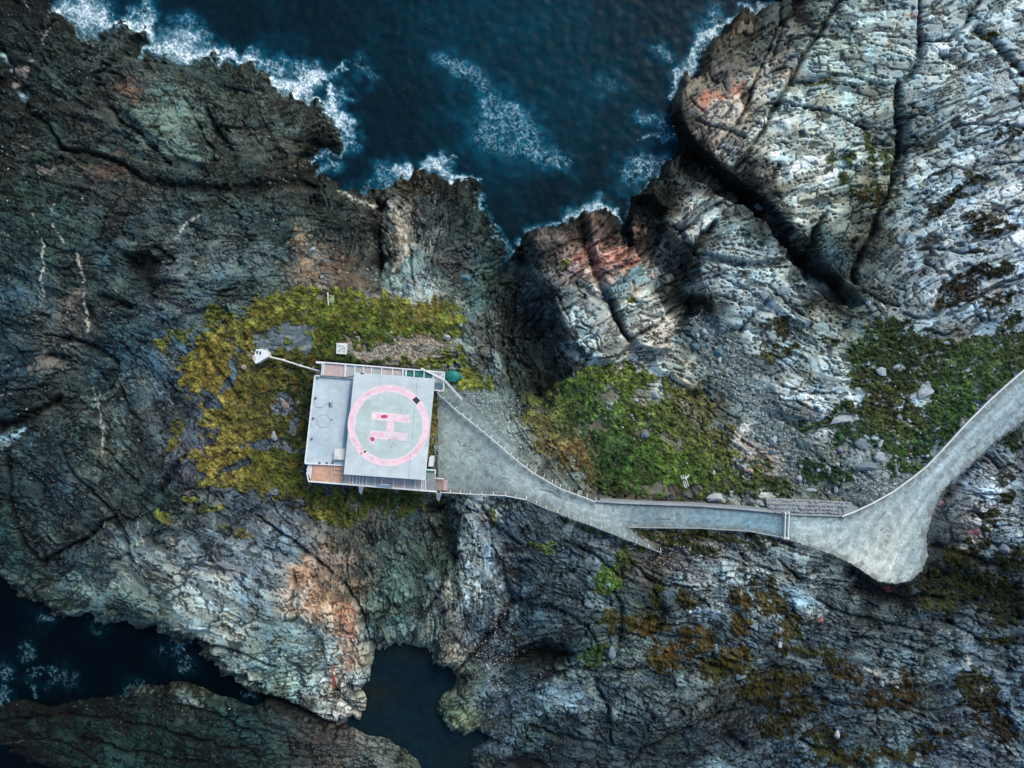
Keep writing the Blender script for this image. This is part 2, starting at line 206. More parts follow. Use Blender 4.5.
for sl_ in SLB:
    hh, pts = sl_.split('|'); s, q = poly_sd(P(pts), UL, VL, 30)
    Z[s] += float(hh) * sm(-2.5, 2.0, q) * .8
# chasms: floor well below the rim | depth | darkening
CHM = ['4.0|-.9|499,262 508,256 524,251 532,264 541,288 554,316 574,351 573,372 560,385 545,400 528,398 508,385 498,350 496,300', '4.0|-.5|630,206 650,200 662,210 664,228 684,248 692,262 698,290 700,304 694,318 676,325 664,312 650,284 634,256 626,232',
  '3.2|.25|672,112 684,138 702,152 722,172 745,190 770,205 790,228 822,262 850,290 866,305 852,312 822,302 800,280 775,242 752,214 738,205 716,196 698,186 680,176 668,150', '1.5|.6|380,205 388,200 386,262 380,276 377,240', '.8|.6|128,258 150,250 162,262 156,285 144,292 136,284', '1.2|.45|425,505 455,500 462,520 458,560 450,575 444,540', '1.4|.6|512,645 545,640 572,646 570,662 540,664 512,668', '1.2|.55|256,690 275,694 312,712 330,724 318,728 285,714 250,702', '.8|.5|895,112 903,110 906,140 898,180 893,170']
for q0 in CHM:
    dep, dk, pts = q0.split('|'); s, q = poly_sd(P(pts), U + 1.6 * w1, V + 1.6 * w2, 20)
    Z[s] -= float(dep) * sm(-1.0, 1.6 + .5 * float(dep), q) * (1 + .15 * i2[s])
# shore: the land drops to the water, the sea bed lies below it
shore = -sea_sd
lim = SEA + 0.15 + np.clip(shore, -60, 300) * (0.30 + .75 * sm(500, 545, U) * sm(560, 440, V)) * (1 + .25 * L12 * .4) + np.clip(shore - 14, 0, 300) * .5 + (.25 * L6 - .3 * ck) + .55 * (det + .3) * sm(1, 12, shore) * (1 - .5 * PR)
Z = np.where(shore < 60, np.minimum(Z, lim), Z)
Z = np.where(shore < 0, np.minimum(Z, SEA - .15 + shore * .25 + .35 * L6 * (shore > -8)), np.maximum(Z, SEA + .15 + .3 * np.clip(shore, 0, 2) + .55 * np.clip(det + .6, 0, 4) * sm(3, 14, shore)))
# paved places are level
PLAZA = P('437,384 446,383 470,403 492,424 517,447 517,459 535,473 560,487 596,501 640,505 700,506.5 786,513.5 786,537.5 750,530.5 700,527.5 650,527 628,527 640,538 660,551 645,546 600,529 570,519 545,508 525,499 505,495.5 470,494 438,492')
ROAD = P('785,513.5 815,515 842,516.5 853,513 872,504.5 893,492.5 912,479 926,468 945,448 965,426 990,401 1010,383 1056,345 1056,388 1026,419 1010,431 995,441 980,456 965,469 951,481 941,494 935,506 931,520 926,536 928,555 922,571 910,581 895,584 877,581 864,572 850,563 833,555 815,549 800,543.5 785,539.5')
BASE = P('318,362 440,372 440,494 306,484')
def road_z(u): return np.interp(u, [840, 1030], [0, 1.7])
for poly, zz, mg in ((PLAZA, 0 * U, 5), (ROAD, road_z(U), 5), (BASE, 0 * U, 3)):
    s, q = poly_sd(poly, U, V, 30)
    wgt = sm(-mg, -.5, q); Z[s] = Z[s] * (1 - wgt) + (zz[s] - .14) * wgt
    if poly is PLAZA: pl_q = (s, q)
ZL = blur(Z, 7)
print('height', Z.min(), Z.max())
# ------------------------------------------------------------------ colours of the stone (interpolated from points)
CP = '''20,20,222a2a 10,80,16201f 40,40,2a2e2a 70,25,222420 100,45,2a3430 75,70,2a332f 60,90,323a36 128,90,57504a 100,105,262724 150,110,4a5a54 165,130,55665e 190,105,465049 220,75,323a34 80,125,403f38 110,140,363f3a 40,130,222a28 10,160,33332d 100,170,423e38 150,155,42463f 200,180,323a36 250,100,3a3e36 235,130,34362f 20,180,2a3632 60,180,2b3833
262,110,42443c 290,130,3c403a 312,112,2f302a 330,140,2a2c26 275,160,40423a 300,175,302a22 290,188,363632 415,182,4a4030 440,185,2a2a24
705,55,3f3a30 735,40,54493a 700,100,6a6866 745,60,5a6060 715,98,9a7f78 690,95,78726a 735,120,99958f 760,150,a0a6a4 750,90,938d88 685,140,141817 700,170,181d1b 660,185,262925 730,170,141819 720,140,9a9290 768,172,74746f
780,20,384040 800,30,444a4a 850,30,8b9ea0 880,50,8b9b9e 820,60,9bacac 790,55,86827f 800,90,9aaaaa 850,90,7f9292 880,110,8e9ca0 920,20,94a3aa 940,8,a6abae 980,20,7c949f 1010,30,96a6b0 960,60,86969f 940,90,8c9fa8 1000,90,93a0ab 1000,120,8fa0ae 900,135,2a3234 820,130,a5afae 780,150,a2aba9 860,160,98a5a3 830,175,a8b2b0 880,175,6a7468 920,170,8c9ea8 960,150,8496a2 1000,150,91a0ad 1000,180,8a98a5 920,120,6a7a80
15,210,2f403b 30,230,30403c 10,260,354246 60,210,36453f 100,215,343f3e 115,218,48403f 95,240,35494a 130,225,272f2f 170,205,343f3e 200,200,2f3a38 240,200,2b3431 180,230,5a6260 150,250,34403f 135,272,323c3a 165,280,524a49 200,255,48534f 230,250,4e504f 210,270,57686a 240,280,344040 200,290,425050 55,270,323f3b 70,300,50473f 60,330,544e46 40,290,2f4044 20,300,30434a 20,340,24353c 10,370,21333a 110,330,2a3c40 130,300,364646 150,320,32444a 100,360,2c3f45 150,360,273a44 130,378,2f424a 170,335,3f4f57
270,215,303a3a 265,260,3a4b4e 290,230,2a3532 320,210,222b29 350,220,232b29 310,265,6a5f58 340,268,5e4a3c 350,283,5c4e44 380,240,1c2222 400,235,9a9086 396,218,7f7468 425,215,4c5251 430,250,505857 450,230,353b3b 460,270,403a3a 480,240,2f3f3c 440,285,62675f 425,292,8a8884 405,280,738986 475,285,48655f 490,320,50554f 498,350,3a3c36 390,270,4f5850 300,290,6b6458 270,280,44493f 505,300,1b2021 400,348,74695a 430,342,64594c 295,338,4c5660 265,340,525a5a 455,350,77716a 480,370,68706c
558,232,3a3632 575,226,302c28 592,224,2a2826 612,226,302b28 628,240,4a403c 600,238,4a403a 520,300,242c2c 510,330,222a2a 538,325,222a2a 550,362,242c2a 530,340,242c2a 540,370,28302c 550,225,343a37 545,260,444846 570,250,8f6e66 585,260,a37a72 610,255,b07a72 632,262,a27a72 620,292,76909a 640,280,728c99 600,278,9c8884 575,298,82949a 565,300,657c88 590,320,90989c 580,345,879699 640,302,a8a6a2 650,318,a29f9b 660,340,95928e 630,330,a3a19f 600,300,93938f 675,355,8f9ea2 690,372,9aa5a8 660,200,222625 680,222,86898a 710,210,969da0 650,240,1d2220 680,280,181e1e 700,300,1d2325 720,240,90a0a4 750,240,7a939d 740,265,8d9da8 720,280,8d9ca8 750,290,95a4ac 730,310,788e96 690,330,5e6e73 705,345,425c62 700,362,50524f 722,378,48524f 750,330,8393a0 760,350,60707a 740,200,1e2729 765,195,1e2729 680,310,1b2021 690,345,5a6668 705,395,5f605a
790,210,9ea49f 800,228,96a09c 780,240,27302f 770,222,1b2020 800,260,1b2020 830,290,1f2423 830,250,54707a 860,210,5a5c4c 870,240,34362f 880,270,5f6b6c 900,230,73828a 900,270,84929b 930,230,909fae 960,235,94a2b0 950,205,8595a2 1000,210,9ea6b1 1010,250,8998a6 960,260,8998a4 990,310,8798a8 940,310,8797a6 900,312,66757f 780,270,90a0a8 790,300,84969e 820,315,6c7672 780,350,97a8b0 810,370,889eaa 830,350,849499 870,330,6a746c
20,400,212b2e 50,410,403e38 40,440,25353a 20,470,2f3a3a 60,470,293840 60,500,2e404a 50,530,2f3434 90,430,404842 100,400,4c5a56 110,470,42463e 140,440,3c443f 130,420,484640 150,460,3c4a4e 140,408,545956 170,440,4b4a50 190,480,433b3a 180,470,4e4e56 160,500,273432 120,520,3a4442 130,550,6a7476 100,560,3c4d53 60,560,304044 20,540,264244 20,560,20383c 150,530,3a464e 180,540,5f676d 220,560,6b757f 230,520,445058 200,510,42504f 250,550,6b757f
275,500,4f5a68 290,530,646e77 300,550,748490 270,560,707e8a 310,540,70665a 330,530,64605a 370,500,665a52 380,525,4b5750 400,540,434f4c 350,560,62605a 320,570,8a6e60 430,530,54625f 450,520,2f3d38 440,560,33493f 475,520,707c86 490,560,848f98 470,500,6f7374 500,510,626f78 505,550,44505f 480,400,626e72 470,420,727f80 480,440,8a9692 500,450,8a948e
530,520,3f4d58 560,540,495a64 600,550,62768a 570,560,405058 520,560,3a4854 640,560,60584f 680,545,60605e 700,560,70706e 740,550,727c80 720,570,727d80 760,560,707a7e 520,400,565c50 540,430,605847 560,440,62624e 580,460,6e7e7e 600,470,605238 620,490,4e4c44 530,390,1a2320 550,400,202826 680,490,504e4a 690,390,606054 720,400,364548 740,400,6e7f88 750,430,70828a 740,440,8d9090 755,450,9a9492 740,465,848f96 700,430,6c6e56
800,400,a2aab2 780,395,808d97 830,425,8793a0 800,430,505e5f 780,440,6e797c 775,460,9a968f 820,470,565a4c 850,480,606b6e 870,465,98a4ac 1000,470,8492a0 980,500,9498a8 1010,440,4c5560 960,490,4b5560 1000,520,8698a8 940,540,2b3338 960,560,2a343a 980,530,8a8a8c 790,560,66737b 820,570,626d70 1020,550,425460
30,580,33413d 80,590,526c6e 120,600,586e6c 150,610,506866 170,590,8c9592 190,620,839090 160,620,506463 210,600,8f9c9f 240,590,8f9ea6 220,640,8d9792 240,640,848f8a 225,660,808c87 200,670,404238 190,705,68665e 160,690,2f3632 100,710,1e2825 50,730,2a3a36 100,735,33483f 20,720,2a2f28 150,740,32483f 200,730,293c38 240,720,4e6d6b 120,755,4a6560 180,755,31423c 230,750,364640
270,590,6b777f 300,590,ae9078 315,600,a6866c 345,620,a2745a 350,640,a0887a 332,640,98a09c 280,620,657b7f 270,650,6a8080 300,660,708f95 270,675,758f8a 300,690,7e938a 350,680,918f88 340,700,8f8a86 290,705,424c45 300,725,605854 330,740,735f5c 290,750,504f4b 370,750,5c6565 400,760,4b554f 390,590,506c68 380,620,54726f 400,630,5e807a 430,600,464e4c 455,600,9aa09e 465,610,808a8e 450,650,8d847a 475,640,606c75 490,620,405060 500,640,2a3838 470,670,343e3c 480,680,505f5b 490,700,506070 460,715,5b6d55 495,720,42525f 500,740,465a6e 505,590,808e94
520,590,384f60 540,600,2c3b42 560,610,44525a 530,640,3a4e56 570,640,304444 540,655,1c272a 600,600,50616b 560,630,50616a 640,655,60706f 550,690,617a86 570,700,70879a 540,710,54707a 590,700,566a75 620,690,607682 640,700,60737e 660,680,465460 530,740,334d50 520,765,1c2428 560,750,34424c 600,740,323f48 640,740,2c3a42 610,760,405058 690,700,606f71 710,710,565650 690,730,2c3a42 740,730,32373a 710,750,50697a 680,755,3c4c54 720,600,80929e 740,620,70808c 700,590,8897a2 640,600,34423f 690,620,566672 750,640,66767e 730,660,404f4a
790,590,6b7d87 820,600,7f8f99 830,630,708289 870,590,262f33 900,600,323c41 870,610,303d42 920,630,4f5c62 900,650,505f6b 850,670,505f6b 800,670,33424a 840,680,506474 880,675,6f787c 930,660,5b7378 960,650,6e7f8e 950,620,42505b 1000,650,46525f 1010,680,647c90 1000,700,5e768b 850,720,3c4c5c 820,710,33434d 900,740,6e848c 930,720,3c4850 960,730,505a68 870,760,506468 940,760,4c5d70 780,740,5e7484 1000,760,505f73 1010,740,5f7585'''
pp = [q.split(',') for q in CP.split()]
cpx = [(float(q[0]), float(q[1])) for q in pp]; cval = [np.sqrt(hexlin(q[2])) for q in pp]
cu = U + 7 * w2 + 3 * L6; cv = V + 7 * w1 + 3 * L3
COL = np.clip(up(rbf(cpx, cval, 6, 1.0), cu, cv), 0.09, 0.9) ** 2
GAIN = 1.0
COL = COL * GAIN
lum = COL.mean(-1)
# mottling: weathering and lichen, stronger streaks along the grain
mot = 0.08 * L3 + 0.05 * L15 + 0.08 * L6 + 0.06 * band(1.3) + 0.08 * band(6) + .05 * fract(2, 80, 1.6)
mot *= 1 - .45 * PR
COL *= np.exp(1.3 * mot + .55 * i1 + .60 * i2 + .26 * i3 * vary * (1 - .5 * PR) + .08 * i4)[..., None]
hue = 0.05 * band(10) + 0.05 * band(26)       # patches run warm or cold
COL *= np.stack([1 + hue, 1 - .15 * hue, 1 - hue], -1)
def lerp(c, m): global COL; COL = COL * (1 - m[..., None]) + np.asarray(c) * m[..., None]
def lerp_s(s, c, m): COL[s] = COL[s] * (1 - m[..., None]) + np.asarray(c) * m[..., None]
n3_ = band(3)
PALE = sm(.10, .30, blur(lum, 5)); LFT = sm(560, 480, U) * sm(560, 430, V)
COL *= (1 + .34 * PALE + .18 * LFT - .10 * sm(560, 640, U) * sm(585, 640, V))[..., None] * (1 + LFT[..., None] * np.array([-.17, -.03, .05])); g_ = COL.mean(-1, keepdims=True); COL = COL * .80 + g_ * .20 * np.array([.93, 1.03, 1.04])
stain = sm(.35, .75, L20 + .25 * L3 + .2 * n3_) * .45
COL *= (1 - stain * (.5 + .5 * PALE))[..., None] * 1.1
# joints, cracks and gullies darkened in the stone colour
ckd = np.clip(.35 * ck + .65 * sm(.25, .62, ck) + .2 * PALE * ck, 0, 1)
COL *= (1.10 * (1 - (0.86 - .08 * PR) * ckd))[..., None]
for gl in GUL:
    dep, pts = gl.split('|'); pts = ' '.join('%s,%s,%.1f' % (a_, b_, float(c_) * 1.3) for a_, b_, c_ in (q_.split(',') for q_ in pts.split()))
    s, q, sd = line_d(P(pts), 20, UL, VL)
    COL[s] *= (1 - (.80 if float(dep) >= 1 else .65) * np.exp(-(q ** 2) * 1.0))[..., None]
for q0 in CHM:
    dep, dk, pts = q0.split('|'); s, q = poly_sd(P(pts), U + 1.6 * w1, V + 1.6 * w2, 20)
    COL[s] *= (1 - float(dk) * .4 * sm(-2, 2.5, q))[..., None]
# wet black band at the water's edge
wet = sm(0, 1, np.exp(-np.clip(shore, 0, 300) / (5.0 + 7 * sm(640, 690, V + .15 * U) * sm(330, 270, U))) * (1 + .4 * band(6))) * np.where(V < 560, 1, .85 * sm(340, 280, U) * sm(610, 660, V + .12 * U * 0) + .25)
COL *= (1 - 0.6 * np.clip(wet, 0, 1))[..., None]
# patches traced: strength|hex|x,y,rx,ry,deg ...
def blob(x, y, rx, ry, deg):
    r = max(rx, ry) * 1.9; s = win(x - r, y - r, x + r, y + r)
    a = math.radians(deg); dx = UW[s] - x; dy = VW[s] - y
    return s, np.hypot((dx * math.cos(a) + dy * math.sin(a)) / rx, (-dx * math.sin(a) + dy * math.cos(a)) / ry)
n3 = band(3); n6 = band(7); n15 = band(1.6)
PT = ['.5|a9a8a5|650,314,30,11,60 668,352,16,9,50', '.45|929da2|600,312,34,12,60', '.4|9aa9b0|748,256,32,9,8 738,284,26,11,0 752,308,18,8,20 705,215,20,7,-35', '.6|72867f|150,112,14,8,15 170,120,10,16,-20 165,140,22,6,15 192,112,14,9,0 178,150,22,5,10', '.5|6f7d80|225,262,18,10,20 262,262,14,18,0 200,278,10,7,0 178,262,12,5,-20', '.5|8a8078|44,170,8,5,0 48,365,18,8,0 75,300,6,14,0','.7|a8705f|712,98,12,9,0 702,106,8,6,0 733,90,8,7,0', '.65|a87066|612,258,18,9,-25 580,256,13,7,-20 632,263,9,7,-30', '.4|a08078|596,276,9,7,0 616,280,14,6,-20', '.6|6f92a2|624,284,18,7,-15 642,276,10,9,30 612,290,12,5,-15', '.35|855a44|128,85,12,9,30', '.5|6a5046|105,172,20,8,0 118,152,10,4,0',
      '.7|a5836c|302,580,8,15,0 318,596,9,12,40 340,622,11,15,-5 346,655,9,18,0', '.6|a0664a|345,612,10,6,0 350,628,8,8,0', '.7|b0432e|337,682,3,6,0 334,672,3,4,0', '.6|8f4a36|545,275,0.1,0.1,0', '.5|a58a70|305,268,10,16,0 300,245,8,14,0', '.4|6a5444|340,268,14,8,0 350,282,20,8,0', '.6|b5a898|401,240,8,30,8 398,220,6,10,0',
      '.6|a8a8a2|425,290,18,6,15 415,300,12,7,0', '.5|9a5f50|915,14,14,2,10 905,18,6,2,0', '.5|8a4c44|505,550,0.1,0.1,0', '.6|c2beb6|690,205,0.1,0.1,0', '.55|b5a49a|310,560,8,8,0', '.6|a89088|750,452,14,8,30 772,458,12,12,20', '.5|a59a90|500,455,14,12,0', '.55|2a1816|100,409,14,2,-30 60,400,12,2,-30 150,413,8,3,0', '.4|b8a9a5|45,38,4,6,60 22,75,5,14,40', '.6|a8607a|976,533,5,4,0 941,507,3,3,0', '.5|a04a48|890,590,8,2,-5']
for q in PT:
    st, hx, bl = q.split('|')
    for b in P(bl):
        if b[2] < 1: continue
        s, r = blob(*b); m = float(st) * sm(1.08, .85, r + .16 * n3[s] + .22 * n6[s] + .18 * i3[s] + .2 * i2[s]); lerp_s(s, hexlin(hx) * 1.05, m * (1 - .6 * ckd[s]))
fle = sm(1.5, 2.1, .7 * L3 + .6 * band(1.5)) * sm(.3, 1.2, band(24)) * sm(560, 480, U)
lerp(hexlin('a3aaa4'), .55 * fle)
# pale veins of quartz
for q in ['33,215,1 39,235,1.6 42,250,2 43,268,2.5 42,290,3 44,300,1', '52,205,1.5 55,225,1.5 66,242,1.5', '76,252,2 80,268,3 86,290,2.5 85,305,3 88,330,3', '100,390,1.5 101,420,2.5 103,455,2', '92,385,2 98,405,2.5', '137,520,1 143,545,1', '175,240,3 188,225,4 200,216,2', '340,194,2 352,198,3 375,207,4', '960,650,3 970,664,4 982,680,4', '862,662,2 880,675,6 905,690,5', '156,610,1 170,640,1', '185,700,8 200,705,6 205,712,2', '240,660,3 256,680,4', '0,455,1 10,440,1', '415,300,0.6 420,330,0.6', '250,10,1 251,11,1', '25,0,1 30,10,1']:
    s, q_, sd = line_d(P(q), 14, UL, VL)
    lerp_s(s, hexlin('c9c6bd'), .75 * np.exp(-q_ ** 2) * sm(-1.0, .6, n3[s] + .4 * n15[s]))
for q in ('0,443,7 14,436,7 28,426,2', '22,92,8 27,97,5', '0,52,4 8,62,3 15,74,3'):
    s, q_, sd = line_d(P(q), 14, UL, VL); lerp_s(s, hexlin('a9cbdc'), .85 * np.exp(-q_ ** 2) * sm(-1.2, .4, n3[s]))
# ------------------------------------------------------------------ moss and grass cover
GR = np.zeros(U.shape, np.float32)
GP = [('a', P('178,385 190,350 202,335 218,328 238,318 262,295 300,290 350,292 395,297 440,302 465,310 468,325 455,335 440,342 462,352 462,362 430,370 400,366 360,366 322,366 316,385 312,420 306,464 312,485 345,488 430,492 422,513 395,505 365,511 350,505 330,521 310,516 295,502 270,490 240,493 220,478 200,482 186,458 205,430 200,405')),
      ('b', P('562,378 590,365 620,362 652,372 682,388 702,402 722,430 738,455 772,475 787,492 740,496 700,500 650,499 612,496 592,480 572,455 552,430 545,402')),
      ('b', P('800,425 830,412 860,392 848,372 860,345 872,325 895,318 915,330 940,345 965,345 1000,335 1060,320 1060,345 1022,374 995,396 962,425 940,450 920,468 890,470 862,452 838,440')),
      ('b', P('795,460 820,462 845,475 862,487 840,490 800,478')), ('c', P('447,375 470,370 490,376 488,392 470,396 455,388')), ('c', P('520,400 545,415 570,435 595,465 612,490 590,488 560,470 535,445 515,420'))]
HOLE = P('296,337,17,14,10 270,341,14,12,-10 232,365,6,22,20 395,350,50,9,3 425,345,30,8,0 283,405,8,12,-20 205,400,10,7,0 203,440,14,12,-30 270,446,30,5,5 240,470,16,5,-20 295,425,5,12,10 216,405,9,6,0 637,400,6,4,0 650,395,14,9,-30 600,425,8,10,0 640,430,10,5,-40 670,440,16,6,40 660,490,18,7,0 685,490,18,8,0 700,415,20,8,45 925,394,12,9,-30 845,418,12,5,-20 865,447,14,8,30 880,457,8,6,0 612,395,10,10,0 750,470,16,8,30 325,400,12,9,0 460,342,10,5,0 350,348,4,6,0')
for kind, p in GP:
    s, q = poly_sd(p, pad=20)
    GR[s] = np.maximum(GR[s], {'a': .95, 'b': .84, 'c': .62}[kind] * sm(-4, 5, q + 2.5 * n6[s]))
for b in HOLE:
    s, r = blob(*b); GR[s] *= 1 - .92 * sm(1.15, .75, r + .2 * n6[s])
# smaller cushions
MOSS = P('160,345,9,8,0 182,336,8,6,0 215,318,20,12,-20 163,515,12,4,10 205,505,22,4,15 240,530,14,4,15 178,425,4,14,20 172,445,5,8,0 345,520,20,8,0 405,505,12,8,0 490,515,5,12,-20 450,495,14,5,0 610,575,14,12,-20 600,585,8,10,0 655,590,6,14,0 645,625,22,12,0 665,655,18,12,10 612,620,14,10,-30 595,655,12,10,0 700,640,22,14,0 690,600,10,12,0 745,598,22,12,20 770,600,14,22,-30 720,668,26,10,0 760,690,26,18,30 735,655,14,8,0 800,650,30,10,15 790,628,14,14,0 820,655,24,7,15 845,670,20,7,30 880,700,26,10,10 905,690,14,16,0 870,725,0.5,0.5,0 985,700,18,34,-30 965,680,12,10,0 1000,730,14,20,0 975,585,60,14,5 1010,610,30,14,0 940,600,22,8,0 960,560,24,10,20 1010,560,16,14,0 800,700,24,14,30 820,735,24,8,10 850,760,30,8,0 780,725,16,18,20 830,755,22,8,0 900,752,40,6,-5 1000,640,16,7,0 940,735,22,6,0 790,680,16,10,0 740,625,8,8,0 545,546,12,6,0 580,525,20,4,25 640,532,30,5,5 700,533,40,5,0 690,545,30,6,10 760,536,20,5,0 740,540,30,4,8 780,327,18,8,10 790,350,14,5,0 770,355,10,5,0 855,355,10,12,0 868,150,5,14,0 885,160,7,20,0 850,158,6,8,0 875,190,14,10,0 865,200,18,8,30 845,180,5,8,0 920,150,0.5,0.5,0 1020,93,7,9,0 1012,132,24,5,-10 975,178,20,5,-25 960,185,12,4,-30 945,205,24,7,-30 985,225,18,10,10 1000,230,14,5,0 975,250,12,3,-5 990,270,24,9,-15 960,290,16,12,20 945,302,12,8,0 995,300,16,7,-20 1010,320,20,5,-35 1000,330,14,5,-35 960,345,30,8,0 1010,495,8,10,0 990,520,10,10,-30 1005,480,8,5,0 1015,440,12,12,0 980,545,14,6,10 830,340,8,6,0 745,370,0.5,0.5,0 700,405,24,8,40 770,480,24,8,20 785,500,10,3,0 468,380,12,12,0 480,385,8,8,0 430,315,30,14,0 555,425,18,6,40 575,450,20,7,50 600,475,10,10,0 535,400,8,8,0 690,395,10,6,30 735,430,6,10,-30 760,468,12,8,0 250,490,16,5,0 230,480,12,6,0 830,470,20,8,0 875,385,12,14,0 858,372,8,8,0 830,160,6,10,0 640,250,0.5,0.5,0 230,350,10,10,0 905,40,0.5,0.5,0 970,38,6,3,0 990,36,6,3,0 825,80,12,3,-10 590,302,0.5,0.5,0 565,262,8,3,-30 575,240,0.5,0.5,0 630,300,6,2,0 740,276,6,2,0 640,545,20,6,20 625,560,10,14,0 770,130,0.5,0.5,0')
for b in MOSS:
    if b[2] < 1: continue
    s, r = blob(*b); GR[s] = np.maximum(GR[s], .85 * sm(1.3, .7, r + .3 * n6[s] + .15 * n3[s]))
for poly in (PLAZA, ROAD):
    s, q = poly_sd(poly, U, V, 20); GR[s] *= sm(-.5, -2.5, q + .8 * n6[s])
s, q, sd = line_d(P('436,400,7 433,425,8 431,452,7 432,462,4'), 12, UL, VL); GR[s] = np.maximum(GR[s], .9 * sm(1.2, .8, q))
GR *= (shore > 4)
GRm = sm(.44, .68, GR + .14 * band(10) + .05 * L6 - .10 * (ck > .5) * 0 + .10 * n3 + .10 * n15 + .05 * n6)
GRm = GRm * sm(.03, .15, GR)
# what grows there: hue runs from deep green to yellow, ochre and brown; shade west of the building painted in
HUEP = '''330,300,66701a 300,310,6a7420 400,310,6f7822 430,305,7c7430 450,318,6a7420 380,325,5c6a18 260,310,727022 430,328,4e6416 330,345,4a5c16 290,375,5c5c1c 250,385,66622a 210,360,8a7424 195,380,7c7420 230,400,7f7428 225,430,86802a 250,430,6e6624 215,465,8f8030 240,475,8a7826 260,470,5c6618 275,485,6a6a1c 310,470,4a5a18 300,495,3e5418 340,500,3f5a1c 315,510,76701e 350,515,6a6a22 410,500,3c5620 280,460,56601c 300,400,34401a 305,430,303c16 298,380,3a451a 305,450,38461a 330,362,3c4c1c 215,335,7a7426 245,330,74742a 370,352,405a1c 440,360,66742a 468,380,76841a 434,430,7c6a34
570,385,4e6620 600,375,5a7022 590,400,48602a 610,420,48682c 580,430,2a4630 620,450,2e4e24 650,470,42601c 680,460,54701e 660,480,4c6a22 700,475,466222 640,420,4e6226 660,400,50661e 620,380,5c701e 700,440,5c6430 740,460,566228 600,460,26401f 640,495,3a4c20 720,490,46541e 690,410,6a6240 590,470,3a4c22 560,440,76682e 580,460,7c5a2c 540,420,6a6a3c
850,350,3a5222 880,330,2f461f 900,345,26361a 920,370,2e3a16 900,380,2a3412 950,380,3a5222 980,370,3f5a26 1000,350,44562a 900,410,3a4014 870,400,3c3c14 940,400,38501e 960,410,33521e 920,440,2c4c22 890,450,36521e 850,430,28402a 820,420,2f4a24 810,440,24402a 1000,340,34481c 900,430,4a4a18
780,325,33301a 790,350,3a3a1a 945,205,2c2c12 985,228,2f2a14 990,270,20220f 960,290,38280f 1010,132,2a2e1c 1020,93,38300e 880,165,3f5220 870,195,3a2f14 850,160,4e5c24 995,300,302a12
640,620,4a3c14 665,655,5a4412 650,640,54460f 690,620,4c3a10 700,650,5c4a1c 745,598,57471c 770,610,5c501e 760,595,4c4218 730,670,5c4c10 760,690,46400e 720,668,2a3a2c 800,650,38401a 790,630,605a32 830,655,3a3812 845,675,4c3a1c 880,700,3c2c10 905,690,3c2a10 900,710,3a3c16 985,700,33240c 1000,730,302410 965,680,36401a 975,585,20240e 1010,610,202a1a 940,600,3a4420 780,700,38280f 800,720,2a3014 820,740,363a14 850,760,3e3c14 960,560,28280f 1010,560,2c300f 990,520,32320f 600,580,4c7a1c 605,590,6a7440 655,595,3a4212 612,625,4e4818 595,655,284a24 545,546,46542c 160,345,8a8426 182,336,4a5f24 175,430,6c6a24 205,505,66702a 240,530,66683a 640,532,2e3418 700,535,363a1c 740,535,2a3220 1015,440,2c3820 1000,640,36401f'''
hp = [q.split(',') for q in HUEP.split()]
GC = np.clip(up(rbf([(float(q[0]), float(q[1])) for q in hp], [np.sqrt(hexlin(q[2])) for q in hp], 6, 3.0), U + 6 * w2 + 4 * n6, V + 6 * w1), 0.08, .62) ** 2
GC *= (0.88 + .28 * sm(520, 560, U))[..., None] * (1 - .22 * sm(560, 590, V) * sm(600, 640, U))[..., None]; GC = GC * .82 + GC.mean(-1, keepdims=True) * .18
gm = fract(1.5, 14, 1.0); n15_ = band(14)
GC *= np.exp(.30 * gm + .22 * n6 + .2 * n15_)[..., None]
ochre = sm(.7, 1.7, band(9) + .5 * n3) * sm(500, 470, U) * .28
GC = GC * (1 - ochre[..., None]) + hexlin('98752f') * ochre[..., None]
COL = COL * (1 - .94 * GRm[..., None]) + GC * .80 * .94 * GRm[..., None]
Zadd = .18 * GRm * (1 + .6 * gm) ; Z += Zadd.astype(np.float32)
# gravel and bare ground: apron by the plaza, scree, brown rubble above the deck
APR = P('446,385 470,388 492,392 512,400 520,420 530,445 545,465 520,462 500,440 470,408')
s, q = poly_sd(APR, pad=10); lerp_s(s, hexlin('6a7676') * 1.0 * np.exp(.25 * n15[s] + .2 * n3[s])[..., None], .65 * sm(-4, 4, q + 2 * n6[s]) * (1 - GRm[s]))
for b in P('395,350,48,10,3 425,340,26,8,0'):
    s, r = blob(*b); lerp_s(s, hexlin('86786a') * 1.1 * np.exp(.4 * n15[s] + .3 * n3[s])[..., None], .6 * sm(1.2, .7, r + .2 * n6[s]) * (1 - .6 * GRm[s]))
for b in P('296,337,17,13,10 270,341,13,12,-10'):
    s, r = blob(*b); lerp_s(s, hexlin('566068') * 1.2 * np.exp(.15 * n3[s] + .2 * L6[s])[..., None], .8 * sm(1.1, .9, r + .15 * n6[s]))
SCREE = [P('700,315 735,330 745,350 765,385 790,420 830,445 880,462 905,475 868,500 830,495 780,478 760,440 740,405 715,380 692,345'), P('870,455 935,455 912,472 875,498 850,485')]
for p in SCREE:
    s, q = poly_sd(p, pad=10); m = sm(-5, 5, q + 3 * n6[s]) * (1 - GRm[s])
    lerp_s(s, hexlin('525d60') * 1.2 * np.exp(.45 * n15[s] + .35 * n3[s])[..., None], .65 * m)
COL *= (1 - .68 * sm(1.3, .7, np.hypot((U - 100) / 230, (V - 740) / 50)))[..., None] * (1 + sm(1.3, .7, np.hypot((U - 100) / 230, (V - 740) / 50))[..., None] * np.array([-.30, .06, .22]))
COL *= 1 + PR[..., None] * np.array([.04, .01, -.04])
COL = np.clip(COL * [.96, 1.01, .93], .004, .82)
print('colour')
